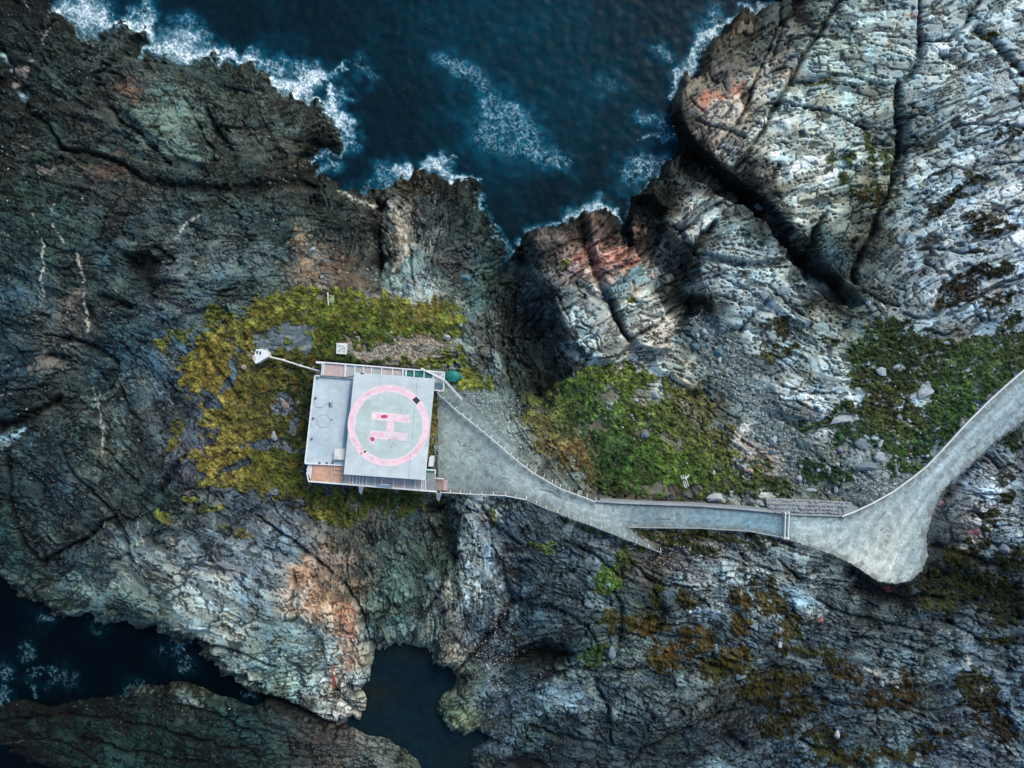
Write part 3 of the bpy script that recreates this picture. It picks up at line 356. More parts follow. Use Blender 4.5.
# ------------------------------------------------------------------ foam and water colour
FO = np.zeros(U.shape, np.float32); AE = np.zeros(U.shape, np.float32)
fw = np.abs(fract(1.2, 18, 1.35)); web = np.exp(-(fw / .33) ** 2); fw2 = np.abs(fract(2.0, 30, 1.5)); web2 = np.exp(-(fw2 / .30) ** 2)
# strength | x,y,w
FL = ['1.0|52,14,8 66,10,16 82,12,22 96,20,18 106,28,12', '.7|80,2,14 100,8,14 112,16,8', '1|104,33,6 118,27,7 132,24,8 148,26,10 150,34,6', '.9|140,12,12 150,18,10', '1.2|140,50,6 155,45,12 170,48,18 185,50,16 200,50,14 216,52,8', '.8|185,22,12 190,35,12 178,42,10', '.6|205,35,10 210,42,8', '1.1|219,62,5 227,56,6 232,53,5 240,61,6 256,64,6', '.9|256,58,10 268,64,12 276,70,12', '1.4|272,82,8 285,84,14 300,88,14 312,82,14 322,76,10', '.9|296,68,8 300,75,10 316,74,10', '.9|320,75,5 335,70,3 344,66,2', '1.1|304,98,3 318,104,5 326,110,6', '1.2|334,86,5 338,96,6 332,106,8 326,112,6', '1.1|328,113,8 340,122,9 350,128,8', '.8|340,134,6 348,140,10 354,146,6', '.7|345,92,10 352,96,5', '.9|312,162,4 320,155,4 327,150,3', '.8|325,155,4 333,165,8 322,172,8', '.6|362,186,8 372,180,4', '.8|386,178,12 392,172,10', '1|402,170,10 415,170,6 430,168,6 440,165,8 455,175,5 475,185,3', '.8|437,166,5 450,160,3 443,170,6', '.8|480,197,3 484,212,3', '.6|484,215,3 490,228,2 500,250,4 503,258,3',
      '.6|444,62,12 468,72,12 485,88,12 500,104,14 508,116,10', '.8|484,104,8 492,114,12 500,120,10', '.6|476,130,14 500,128,16 520,125,18 535,145,16 550,160,12 566,165,6', '.7|512,110,10 522,128,12 530,150,14 550,163,8', '.55|496,140,20 515,155,16', '1.0|770,6,4 745,11,4 735,16,5 718,26,7 706,38,7 700,50,6', '.8|715,14,12 706,26,12', '1|704,34,8 698,45,6', '1|698,55,7 690,68,7 680,76,8 672,86,6 670,94,4', '.6|660,50,8 668,60,8', '.8|642,116,8 655,118,5 665,125,5 670,138,6', '.8|645,138,4 660,136,6 668,140,8 674,144,4', '.9|678,128,2 683,134,2 680,142,2', '.9|640,165,12 650,168,14 660,164,12 668,166,6', '.7|628,175,14 645,170,12', '.8|664,170,2 668,163,2', '.9|512,248,4 520,242,4', '.8|532,230,6 545,225,5 556,222,3', '1|564,218,5 575,212,6 585,214,5 592,208,8 605,206,8 614,212,4', '.8|577,210,6 590,204,5 603,204,5', '.9|614,205,4 617,222,4', '.6|628,212,3 632,205,3', '.7|634,198,3 640,195,3',
      '.8|43,620,10 50,618,6', '.7|33,688,6 38,695,5', '.6|34,680,4 36,668,3 45,672,3 52,668,5', '.5|55,675,12 70,680,10 78,675,6', '.6|27,655,8 28,645,8', '.8|0,670,14 8,675,12 14,680,4', '1|2,690,10 4,696,8', '.7|180,642,4 185,655,6 184,668,7', '.6|175,642,4 188,645,6', '.4|165,650,14 175,645,10', '.5|130,690,14 140,688,10', '.6|240,690,4 256,693,4', '.4|90,620,10 100,628,8', '.6|0,740,5 6,742,4', '.9|0,443,5 14,436,5 27,427,2', '.7|22,92,10 26,96,6', '.5|0,52,4 14,72,3', '.35|360,68,14 370,75,10', '.2|600,85,12 625,90,8']
land_foam = []
for f in FL:
    st, pts = f.split('|'); st = float(st); s, q, sd = line_d(P(pts), 22, U + 3.0 * w1 + 1.2 * n3, V + 3.0 * w2 + 1.2 * n6)
    core = np.exp(-(q * .8) ** 2); st *= .55 if min(p_[1] for p_ in P(pts)) > 560 else 1
    AE[s] = np.maximum(AE[s], np.clip(st, 0, 1) * np.exp(-(q * .46) ** 2))
    FO[s] = np.maximum(FO[s], st * core * ((.34 if st >= 1 else .08) + .55 * web[s] + .50 * web2[s]) * (1 if st > .85 else .75))
edge = np.exp(-np.abs(sea_sd - 1.0) / 1.6) * sm(.2, 1.2, fract(6, 60, 1.5)) * (V < 300)
FO = np.maximum(FO, .65 * edge * (.3 + .8 * web))
spk = sm(2.6, 3.6, band(1.0) + .45 * band(30)) * .5 * (V < 300) * .35
SEAC = P('0,0')
deep = lin([6, 26, 36]); teal = lin([2, 52, 66]); 
tq = np.zeros(U.shape, np.float32)
for x, y, rx, ry, a in ((520, 20, 130, 60, .7), (560, 90, 110, 70, .6), (500, 120, 60, 60, .8), (430, 10, 60, 30, .5), (620, 60, 60, 40, .4), (620, 150, 60, 40, .35), (290, 40, 40, 20, .3), (600, 120, 60, 40, .4)):
    tq = np.maximum(tq, a * np.exp(-((U - x + 12 * w1) / rx) ** 2 - ((V - y + 12 * w2) / ry) ** 2))
tq = np.clip(tq * (1 + .25 * n6 * .5 + .15 * band(20)), 0, 1)
WC = deep * (1 - tq[..., None]) + teal * tq[..., None]
aec = lin([12, 92, 118]); ae = np.clip(AE * (.75 + .25 * band(7)), 0, .8)[..., None]
WC = WC * (1 - ae) + aec * ae
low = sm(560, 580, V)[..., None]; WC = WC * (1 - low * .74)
s, q = poly_sd(SEAS[3], pad=10); pm = sm(-4, 2, q)[..., None]
shoal = np.zeros(q.shape, np.float32)
for x, y, rx, ry, a in ((378, 695, 22, 14, .9), (410, 655, 26, 10, .7), (470, 760, 30, 12, .5), (385, 740, 20, 10, .5)):
    shoal = np.maximum(shoal, a * np.exp(-((UW[s] - x) / rx) ** 2 - ((VW[s] - y) / ry) ** 2))
WC[s] = WC[s] * (1 - pm) + (lin([13, 31, 39]) * (1 - shoal[..., None]) + lin([24, 32, 30]) * shoal[..., None]) * pm
FO = np.clip(FO * (1 - .0 * GR), 0, 1)
# ------------------------------------------------------------------ materials
def mat(name, color=(.5, .5, .5), rough=.8, attr=None, noise=None, bump=None, metal=0, var=.25, spec=.3, alpha=None, coords='Object'):
    m = bpy.data.materials.new(name); m.use_nodes = True; nt = m.node_tree; N = nt.nodes; L = nt.links
    b = N['Principled BSDF']; b.inputs['Roughness'].default_value = rough; b.inputs['Metallic'].default_value = metal
    b.inputs['Specular IOR Level'].default_value = spec
    tc = N.new('ShaderNodeTexCoord'); src = None
    if attr:
        a = N.new('ShaderNodeAttribute'); a.attribute_name = attr; src = a.outputs['Color']
    else:
        r = N.new('ShaderNodeRGB'); r.outputs[0].default_value = (*color, 1); src = r.outputs[0]
    for sc_, amt in (noise or ()):
        n = N.new('ShaderNodeTexNoise'); n.inputs['Scale'].default_value = sc_; n.inputs['Detail'].default_value = 5; n.inputs['Roughness'].default_value = .65
        L.new(tc.outputs[coords], n.inputs['Vector'])
        mr = N.new('ShaderNodeMapRange'); mr.inputs[1].default_value = .28; mr.inputs[2].default_value = .72; mr.inputs[3].default_value = 1 - amt; mr.inputs[4].default_value = 1 + amt
        L.new(n.outputs[0], mr.inputs[0])
        mx = N.new('ShaderNodeVectorMath'); mx.operation = 'SCALE'; L.new(src, mx.inputs[0]); L.new(mr.outputs[0], mx.inputs['Scale']); src = mx.outputs[0]
    L.new(src, b.inputs['Base Color'])
    if bump:
        prev = None
        for sc_, st, dist in bump:
            n = N.new('ShaderNodeTexNoise'); n.inputs['Scale'].default_value = sc_; n.inputs['Detail'].default_value = 6; n.inputs['Roughness'].default_value = .6
            L.new(tc.outputs[coords], n.inputs['Vector'])
            bm_ = N.new('ShaderNodeBump'); bm_.inputs['Strength'].default_value = st; bm_.inputs['Distance'].default_value = dist
            L.new(n.outputs[0], bm_.inputs['Height'])
            if prev: L.new(prev, bm_.inputs['Normal'])
            prev = bm_.outputs[0]
        L.new(prev, b.inputs['Normal'])
    if alpha:
        a = N.new('ShaderNodeAttribute'); a.attribute_name = alpha; L.new(a.outputs['Fac'], b.inputs['Alpha'])
    return m
def setp(o, **k):
    for a, b in k.items(): o[a] = b
    return o
def np_mesh(name, co, quads, material, col=None, smooth=True, kind=None, attrs=None, tris=False):
    me = bpy.data.meshes.new(name); k = 3 if tris else 4
    me.vertices.add(len(co)); me.vertices.foreach_set('co', np.ascontiguousarray(co, np.float32).ravel())
    me.loops.add(quads.size); me.loops.foreach_set('vertex_index', np.ascontiguousarray(quads, np.int32).ravel())
    me.polygons.add(len(quads)); me.polygons.foreach_set('loop_start', np.arange(0, quads.size, k, dtype=np.int32))
    me.polygons.foreach_set('use_smooth', np.full(len(quads), smooth))
    me.update(calc_edges=True)
    if col is not None:
        a = me.color_attributes.new('tint', 'FLOAT_COLOR', 'POINT'); a.data.foreach_set('color', np.concatenate([col, np.ones((len(col), 1))], 1).astype(np.float32).ravel())
    for an, av in (attrs or {}).items():
        a = me.attributes.new(an, 'FLOAT', 'POINT'); a.data.foreach_set('value', av.astype(np.float32))
    me.materials.append(material)
    o = bpy.data.objects.new(name, me); C.objects.link(o)
    if kind: o['kind'] = kind
    return o
def compact(co, quads, *arrs):
    used = np.zeros(len(co), bool); used[quads.ravel()] = True; idx = np.cumsum(used) - 1
    return (co[used], idx[quads]) + tuple(a[used] for a in arrs)
# ------------------------------------------------------------------ rock ground: the raster plus coarser rings that carry the coast on
ext = 26 * (1.16 ** np.arange(1, 17)); ext = np.cumsum(ext / ext[0] * 7.0)
uu = np.concatenate([ua[0] - ext[::-1], ua, ua[-1] + ext]); vv = np.concatenate([va[0] - ext[::-1], va, va[-1] + ext])
def mirror(a0, n, q):
    i = np.rint((q - a0) / D).astype(int); p = 2 * (n - 1); i = np.mod(i, p); return np.where(i >= n, p - i, i)
iu = mirror(ua[0], nu, uu); iv = mirror(va[0], nv, vv)
def ex(a): return a[np.ix_(iv, iu)]
UU, VV = np.meshgrid(uu, vv)
ZLe = ex(ZL)
out = np.maximum(np.maximum(ua[0] - UU, UU - ua[-1]), np.maximum(va[0] - VV, VV - va[-1])); out = np.clip(out, 0, None)
rim = sm(0, 10, out); Ze = ex(Z) * (1 - rim) + ex(blur(Z, 9)) * rim
fade = sm(250, ext[-1] - 10, out); Ze = Ze * (1 - fade) + (SEA - 4) * fade; ZLe = ZLe * (1 - fade) + (SEA - 4) * fade
kk = S * (H - ZLe) / H
co = np.stack([(UU - 512) * kk, (384 - VV) * kk, Ze], -1).reshape(-1, 3)
nr, nc = UU.shape; ii = np.arange(nr * nc).reshape(nr, nc)
quads = np.stack([ii[:-1, :-1], ii[1:, :-1], ii[1:, 1:], ii[:-1, 1:]], -1)
deepf = (Ze < SEA - 1.2); hid = deepf[:-1, :-1] & deepf[1:, :-1] & deepf[1:, 1:] & deepf[:-1, 1:]
quads = quads[~hid]
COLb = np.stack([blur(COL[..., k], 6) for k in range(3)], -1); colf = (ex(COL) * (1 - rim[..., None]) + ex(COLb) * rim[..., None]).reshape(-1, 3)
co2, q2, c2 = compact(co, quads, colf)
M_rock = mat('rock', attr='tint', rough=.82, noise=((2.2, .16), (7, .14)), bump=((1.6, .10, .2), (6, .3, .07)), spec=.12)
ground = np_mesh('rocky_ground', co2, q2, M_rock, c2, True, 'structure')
print('ground', len(q2))
# ------------------------------------------------------------------ sea
st = 2
ws = sea_sd[::st, ::st]; Us = U[::st, ::st]; Vs = V[::st, ::st]; ks = S * (H - SEA) / H
co = np.stack([(Us - 512) * ks, (384 - Vs) * ks, np.full(Us.shape, SEA)], -1)
chop = (0.03 * band(9) + .012 * band(4))[::st, ::st]; co[..., 2] += chop * sm(0, 4, ws)
bx0, bx1, by0, by1 = co[0, 0, 0], co[0, -1, 0], co[0, 0, 1], co[-1, 0, 1]
nr, nc = ws.shape; ii = np.arange(nr * nc).reshape(nr, nc)
quads = np.stack([ii[:-1, :-1], ii[1:, :-1], ii[1:, 1:], ii[:-1, 1:]], -1)
keep = (ws > -10); edge_ = np.zeros_like(keep); edge_[:2] = 1; edge_[-2:] = 1; edge_[:, :2] = 1; edge_[:, -2:] = 1
kq = (keep | edge_)[:-1, :-1]; quads = quads[kq]
wc = WC[::st, ::st].reshape(-1, 3)
co, quads, wc = compact(co.reshape(-1, 3), quads, wc)
R_ = 4000.0; n0 = len(co)
oc = np.array([(-R_, R_, SEA - .02), (R_, R_, SEA - .02), (R_, -R_, SEA - .02), (-R_, -R_, SEA - .02), (bx0 + .1, by0 - .1, SEA - .02), (bx1 - .1, by0 - .1, SEA - .02), (bx1 - .1, by1 + .1, SEA - .02), (bx0 + .1, by1 + .1, SEA - .02)])
oq = np.array([(0, 4, 5, 1), (1, 5, 6, 2), (2, 6, 7, 3), (3, 7, 4, 0)]) + n0
M_sea = mat('sea_water', attr='tint', rough=.35, noise=((.12, .12), (.9, .22)), bump=((.6, .12, .3), (2.6, .2, .12)), spec=.04)
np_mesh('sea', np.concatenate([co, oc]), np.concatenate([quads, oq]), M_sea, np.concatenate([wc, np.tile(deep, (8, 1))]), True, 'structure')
# ------------------------------------------------------------------ foam, lying on the water and washing over its edge
FO2 = np.clip(FO * (sea_sd > -5) + spk * .5 * (sea_sd > 0), 0, 1)
cofull = np.stack([(U - 512) * S * (H - np.maximum(ZL, SEA)) / H, (384 - V) * S * (H - np.maximum(ZL, SEA)) / H, np.maximum(Z, SEA + .22 * 0 + .12) + .05], -1).astype(np.float32)
w_ = (sea_sd > 0); kf = S * (H - SEA) / H
cofull[..., 0] = np.where(w_, (U - 512) * kf, cofull[..., 0]); cofull[..., 1] = np.where(w_, (384 - V) * kf, cofull[..., 1])
cofull[..., 2] = np.where(w_, SEA + .30, np.clip(cofull[..., 2], SEA + .3, SEA + 1.2))
ii = np.arange(nu * nv).reshape(nv, nu)
m = FO2 > .05; kq = m[:-1, :-1] | m[1:, :-1] | m[1:, 1:] | m[:-1, 1:]
quads = np.stack([ii[:-1, :-1], ii[1:, :-1], ii[1:, 1:], ii[:-1, 1:]], -1)[kq]
fc = lin([120, 185, 205]) * (1 - FO2[..., None]) + lin([232, 240, 240]) * FO2[..., None]
co, quads, fc, fa = compact(cofull.reshape(-1, 3), quads, fc.reshape(-1, 3), FO2.reshape(-1))
M_foam = mat('foam', attr='tint', rough=.9, alpha='cover', spec=.1)
foam = np_mesh('sea_foam', co, quads, M_foam, fc, True, 'stuff', {'cover': np.clip(fa * 1.35 - .04, 0, 1)})
setp(foam, label='white surf and foam streaks on the dark teal sea')
# ------------------------------------------------------------------ grass blades on the mossy ground
n = 190000
pr = (GRm * (.4 + .6 * sm(-1, 1, n6))).astype(np.float64) * ((U > -M + 4) & (U < 1024 + M - 4)); cdf = np.cumsum(pr.ravel()); cdf /= cdf[-1]
pick = np.searchsorted(cdf, rng.random(n)); gj, gi = np.divmod(pick, nu)
gu_ = ua[gi] + D * (rng.random(n) - .5); gv_ = va[gj] + D * (rng.random(n) - .5)
gz = samp(Z, gu_, gv_); gl = samp(ZL, gu_, gv_); gk = S * (H - gl) / H
px = np.stack([(gu_ - 512) * gk, (384 - gv_) * gk, gz - .03], -1)
th = rng.random(n) * 2 * np.pi; ln = .08 + .16 * rng.random(n); wd = .05 + .06 * rng.random(n); tilt = .5 + .9 * rng.random(n)
dirv = np.stack([np.cos(th), np.sin(th), np.zeros(n)], -1); sd_ = np.stack([-np.sin(th), np.cos(th), np.zeros(n)], -1)
tip = px + dirv * (ln * np.sin(tilt))[:, None] + np.array([0, 0, 1.0]) * (ln * np.cos(tilt) + .04)[:, None]
co = np.stack([px - sd_ * wd[:, None], px + sd_ * wd[:, None], tip], 1).reshape(-1, 3)
gc = GC[gj, gi] * np.exp(.35 * rng.standard_normal(n))[:, None] * (1 + .12 * rng.standard_normal((n, 3))) * .8
straw = (rng.random(n) < .03)[:, None]; gc = np.where(straw, hexlin('a58f4c') * .3, gc)
M_grass = mat('grass', attr='tint', rough=.7, spec=.15)
gr = np_mesh('grass', co, np.arange(3 * n).reshape(-1, 3), M_grass, np.repeat(np.clip(gc, .005, .6), 3, 0), False, 'stuff', tris=True)
setp(gr, label='green and ochre grass and moss growing over the rocks')
print('grass')
# ------------------------------------------------------------------ object helpers
def ground_at(u, v):
    return float(samp(Z, [u], [v])[0]), float(samp(ZL, [u], [v])[0])
def G(u, v, dz=0.0):                         # the point of the ground seen at photo pixel u, v
    z, zl = ground_at(u, v); k = S * (H - zl) / H
    return Vector(((u - 512) * k, (384 - v) * k, z + dz))
def link(name, me, m, parent=None, smooth=False):
    if m: me.materials.append(m)
    if smooth: me.polygons.foreach_set('use_smooth', [True] * len(me.polygons))
    o = bpy.data.objects.new(name, me); C.objects.link(o)
    if parent:
        o.parent = parent; o.matrix_parent_inverse = Matrix.Translation(-parent.location) if parent.type == 'EMPTY' or parent.location.length else Matrix()
    return o
def from_bm(name, bm, m, parent=None, smooth=False):
    me = bpy.data.meshes.new(name); bmesh.ops.recalc_face_normals(bm, faces=bm.faces); bm.to_mesh(me); bm.free(); return link(name, me, m, parent, smooth)
def thing(name, loc, label, cat, group=None):
    o = bpy.data.objects.new(name, None); C.objects.link(o); o.location = loc; o.empty_display_size = .3
    o['label'] = label; o['category'] = cat
    if group: o['group'] = group
    return o
def tag(o, label, cat, group=None):
    o['label'] = label; o['category'] = cat
    if group: o['group'] = group
    return o
def prism_bm(bm, pts, zb):                   # pts: world points of the top; straight down to zb (depth if <0 given as thickness)
    top = [bm.verts.new(p) for p in pts]; bot = [bm.verts.new((p[0], p[1], zb(p) if callable(zb) else zb)) for p in pts]
    bm.faces.new(top); bm.faces.new(bot[::-1]); n = len(pts)
    for i in range(n): bm.faces.new((top[i], bot[i], bot[(i + 1) % n], top[(i + 1) % n]))
def slab(name, px, z, th, m, parent=None, bev=0):
    bm = bmesh.new(); prism_bm(bm, [W(u, v, z) for u, v in px], z - th)
    if bev: bmesh.ops.bevel(bm, geom=list(bm.edges), offset=bev, segments=1, affect='EDGES')
    return from_bm(name, bm, m, parent)
def bar_bm(bm, a, b, wd, ht=None):
    a = Vector(a); b = Vector(b); ht = ht or wd; d = b - a; L = d.length
    if L < 1e-5: return
    q = d.to_track_quat('X', 'Z'); mt = Matrix.Translation((a + b) / 2) @ q.to_matrix().to_4x4() @ Matrix.Diagonal((L, wd, ht, 1))
    bmesh.ops.create_cube(bm, size=1, matrix=mt)
def bar(name, a, b, wd, m, parent=None, ht=None):
    bm = bmesh.new(); bar_bm(bm, a, b, wd, ht); return from_bm(name, bm, m, parent)
def tube_bm(bm, a, b, r, seg=10):
    a = Vector(a); b = Vector(b); d = b - a
    bmesh.ops.create_cone(bm, cap_ends=True, segments=seg, radius1=r, radius2=r, depth=d.length, matrix=Matrix.Translation((a + b) / 2) @ d.to_track_quat('Z', 'Y').to_matrix().to_4x4())
def tube(name, a, b, r, m, parent=None):
    bm = bmesh.new(); tube_bm(bm, a, b, r); return from_bm(name, bm, m, parent, False)
def lerp2(a, b, t): return (a[0] + (b[0] - a[0]) * t, a[1] + (b[1] - a[1]) * t)

M_roof = mat('roof_membrane', (.43, .52, .55), .75, noise=((.25, .14), (1.1, .12), (5, .08)), bump=((3, .1, .02),))
M_deck = mat('deck_concrete', (.48, .55, .55), .75, noise=((.22, .14), (.9, .10), (5, .08)), bump=((4, .1, .02),))
M_deckg = mat('green_deck_paint', (.44, .53, .50), .7, noise=((.3, .16), (1.5, .10), (6, .08)), bump=((4, .1, .02),))
M_pink = mat('faded_pink_paint', (.80, .54, .58), .7, noise=((.35, .2), (1.6, .2), (6, .12)))
M_pale = mat('worn_pale_pink_paint', (.72, .60, .61), .7, noise=((.6, .12), (3, .10)))
M_red = mat('fresh_red_paint', (.55, .06, .12), .6, noise=((3, .2),))
M_black = mat('black_rubber', (.03, .04, .045), .7, noise=((3, .2),))
M_white = mat('white_painted_steel', (.66, .70, .69), .5, noise=((1.5, .10), (8, .06)), bump=((6, .1, .01),))
M_whitew = mat('weathered_white', (.60, .61, .59), .8, noise=((1, .2), (5, .2)))
M_wall = mat('grey_wall_render', (.22, .25, .26), .85, noise=((.6, .2), (3, .15)), bump=((4, .3, .03),))
M_conc = mat('pale_concrete', (.28, .32, .32), .85, noise=((.35, .16), (1.6, .14), (7, .10)), bump=((3, .3, .03),))
M_pconc = mat('pinkish_concrete', (.46, .36, .33), .85, noise=((.5, .16), (2.4, .14)))
M_rust = mat('rust_stained_concrete', (.50, .30, .21), .85, noise=((.35, .25), (1.6, .25), (6, .15)))
M_net = mat('grey_grating', (.36, .39, .39), .7, noise=((1.5, .2), (9, .3)))
M_netp = mat('pinkish_grating', (.44, .38, .38), .7, noise=((1.5, .2), (9, .25)))
M_dgreen = mat('dark_green_panel', (.03, .15, .15), .5, noise=((1.5, .35), (6, .3)))
M_teal = mat('teal_cover', (.01, .16, .14), .5, noise=((.8, .3), (4, .2)))
M_steel_and_shade = mat('grey_blue_steel_and_shade', (.20, .31, .36), .55, noise=((.4, .15), (2, .12)))  # steel parts, and the shade strip painted on the roof
M_wood = mat('weathered_planks', (.28, .23, .21), .85, noise=((2, .25), (9, .2)))
M_rail = mat('galvanised_rail', (.34, .38, .38), .45, noise=((1, .1),), metal=.2)
M_darks = mat('dark_steel', (.07, .085, .09), .6, noise=((2, .2),))
M_glass = mat('dark_window_glass', (.03, .06, .08), .1, noise=((1, .1),), spec=.6)

# ------------------------------------------------------------------ roads and paths
def paving(name, poly, zfield, depth, tone, lift):
    s, q = poly_sd(poly, U + .35 * n3, V + .35 * n15, 6); u = U[s]; v = V[s]; gy, gx = np.gradient(q, D)
    out_ = q < 0; gl_ = np.maximum(np.hypot(gx, gy), .3); uu_ = np.where(out_, u - gx / gl_ * q, u); vv_ = np.where(out_, v - gy / gl_ * q, v)
    r, c = q.shape; zf = zfield(uu_) + lift + .015 * n3[s] * 0
    ii = np.arange(r * c).reshape(r, c); ins = ~out_; kq = ins[:-1, :-1] | ins[1:, :-1] | ins[1:, 1:] | ins[:-1, 1:]
    qd = np.stack([ii[:-1, :-1], ii[1:, :-1], ii[1:, 1:], ii[:-1, 1:]], -1)[kq]
    kz = S * (H - zf) / H; co = np.stack([(uu_ - 512) * kz, (384 - vv_) * kz, zf], -1)
    # skirt: the boundary edges dropped straight down
    e = np.concatenate([qd[:, [0, 1]], qd[:, [1, 2]], qd[:, [2, 3]], qd[:, [3, 0]]]); key = {}
    es = np.sort(e, 1); kk_ = es[:, 0].astype(np.int64) * (r * c) + es[:, 1]; un, inv, cnt_ = np.unique(kk_, return_inverse=True, return_counts=True)
    be = e[cnt_[inv] == 1]; cof = co.reshape(-1, 3); low_ = cof.copy(); low_[:, 2] -= depth
    qs = np.stack([be[:, 1], be[:, 0], be[:, 0] + r * c, be[:, 1] + r * c], 1)
    cc = tone(s).reshape(-1, 3); co_, qd_, cc_ = compact(np.concatenate([cof, low_]), np.concatenate([qd, qs]), np.concatenate([cc, cc * .6]))
    return np_mesh(name, co_, qd_, M_pave, cc_, False, 'structure')
M_pave = mat('paving', attr='tint', rough=.92, noise=((2.5, .08), (9, .10)), bump=((3, .3, .04), (10, .35, .02)), spec=.12)
PC = """440,400,7d8a8a 445,440,8a9794 450,480,7c8886 470,420,84918f 470,450,8e9b98 490,440,7e8d90 490,470,7d8b8c 500,485,6f7d7e 510,460,93a09f 520,480,9aa6a4 540,487,93a1a1 560,500,8b9898 585,510,98a4a2 600,515,9aa6a4 620,515,8a989a 640,540,8a9698 650,516,6a7f88 680,515,8495990 700,518,6f8792 730,518,7b939c 760,522,72909c 780,527,6f8b94
790,520,8fa4a8 800,530,a6b2b0 820,525,95a7aa 830,540,a3aca8 850,535,98a6a6 860,555,b0b6ae 880,560,b5b9b0 900,565,a9b1ac 915,560,8f9ea0 880,530,a0aaa6 900,500,9aa8a8 900,530,acb3ac 925,520,93a0a2 920,490,8fa0a4 935,470,9cabac 950,460,98a7a9 960,440,8c9da2 970,445,93a2a4 985,420,8d9ea3 1000,405,95a4a6 1010,420,8797a0 1020,385,8fa0a6""".replace('8495990', '849599')
pq = [q.split(',') for q in PC.split()]
PV = np.clip(up(rbf([(float(q[0]), float(q[1])) for q in pq], [np.sqrt(hexlin(q[2])) for q in pq], 6, 2.0), U + 3 * w1, V + 3 * w2), .1, .85) ** 2
rd = up(rbf([(860, 560), (900, 530), (900, 500), (960, 445), (1010, 400), (800, 530), (700, 518), (600, 513), (540, 490), (470, 440)], np.array([[math.cos(2 * a), math.sin(2 * a)] for a in np.radians([-60, -65, -50, -47, -45, 5, 2, 12, 35, 40])]), 8, 5), U, V)
RS = lic(band(1.8), 0.5 * np.arctan2(rd[..., 1], rd[..., 0]), 26); RS2 = lic(band(4), 0.5 * np.arctan2(rd[..., 1], rd[..., 0]), 40)
worn = fract(1.0, 20, 1.2)
TRK = ['-.22|1020,384,5 985,412,5 955,442,5 925,475,6 905,500,7 890,530,8', '-.22|1024,402,5 990,428,5 960,456,5 938,482,6 926,510,6', '.20|1024,393,6 985,421,6 950,455,7 920,490,9 905,530,14 895,560,18', '.18|800,526,8 840,532,10 870,548,14', '-.18|795,538,4 820,545,4 850,560,5', '-.15|790,518,3 840,520,4 870,512,5 900,495,4', '-.35|968,450,4 976,446,5', '.15|445,430,14 470,460,16 520,478,10 570,502,9 620,516,8', '-.18|500,490,5 540,500,5 600,522,4 640,522,3', '-.2|455,400,6 480,420,6', '-.28|470,446,8 477,450,6', '.2|860,560,16 890,568,14']
def tone_for(poly, amt, edge):
    def f(s):
        _, q = poly_sd(poly, U, V, 6); c = PV[s] * [1.0, 1.03, 1.0] * np.exp(.035 * RS[s] * amt + .06 * RS2[s] * amt + .15 * worn[s] + .07 * n15[s])[..., None]
        for q_ in TRK:
            a_, p_ = q_.split('|'); s2, d2, _s = line_d(P(p_), 12, U + 1.2 * w1, V + 1.2 * w2); tmp = np.zeros(U.shape, np.float32); tmp[s2] = np.exp(-d2 ** 2); c = c * (1 + float(a_) * (tmp[s] * (.7 + .3 * n6[s])))[..., None]
        dirt = edge * sm(5.5, .5, q + 2.2 * n6[s] + 1.2 * n3[s])[..., None]; c = c * (1 - dirt) + np.array([.13, .135, .11]) * dirt
        crk = (.5 * sm(1.7, 2.4, worn[s] + .5 * n6[s]))[..., None]; return np.clip(c * (1 - crk), .01, .8)
    return f
paving('concrete_path', PLAZA, lambda u: 0 * u, 1.2, tone_for(PLAZA, .7, .55), 0)
paving('gravel_road', ROAD, lambda u: road_z(u), 1.0, tone_for(ROAD, 1.1, .65), .004)
def patch(name, poly, z, m):
    bm = bmesh.new(); prism_bm(bm, [W(u, v, z) for u, v in poly], z - .006); o = from_bm(name, bm, m); o['kind'] = 'structure'; return o
# tyre marks and stains are laid as thin worn patches
M_stain = mat('dark_path_stain', (.11, .13, .13), .9, noise=((2, .3), (8, .3)))
def stroke_poly(pts):
    L_, R__ = [], []
    for i, (x, y, wd) in enumerate(pts):
        a = pts[max(0, i - 1)]; b = pts[min(len(pts) - 1, i + 1)]; dx, dy = b[0] - a[0], b[1] - a[1]; l = math.hypot(dx, dy) + 1e-6
        L_.append((x - dy / l * wd / 2, y + dx / l * wd / 2)); R__.append((x + dy / l * wd / 2, y - dx / l * wd / 2))
    return L_ + R__[::-1]
for q in ('877,521,.3 881,517,.9 886,511,.9 892,507,.7 897,504,.3', '880,531,.4 883,529,.9 884,527,.4', '968,450,.6 972,448,1.2 977,446,.8', '846,545,.4 850,542,.8'):
    pp_ = P(q); u_ = pp_[0][0]; patch('tyre_mark', stroke_poly(pp_), float(road_z(u_ + 8)) + .012, M_stain)
for q in ('458,440,1 461,446,.6', '463,446,1.6 466,445,1.6', '468,447,.8 471,446,1.2', '473,444,.6 476,443,.5', '470,449,1 473,450,1', '489,463,1.2 496,465,.6', '502,478,1.2 508,479,1.2', '540,489,1 552,492,1.4 562,499,.8', '655,519,1.2 670,519,1.6 671,520,.5'):
    patch('stain', stroke_poly(P(q)), .010, M_stain)
o = patch('painted_line', stroke_poly(P('458,464.5,1.1 477,473,1.3')), .010, M_conc)

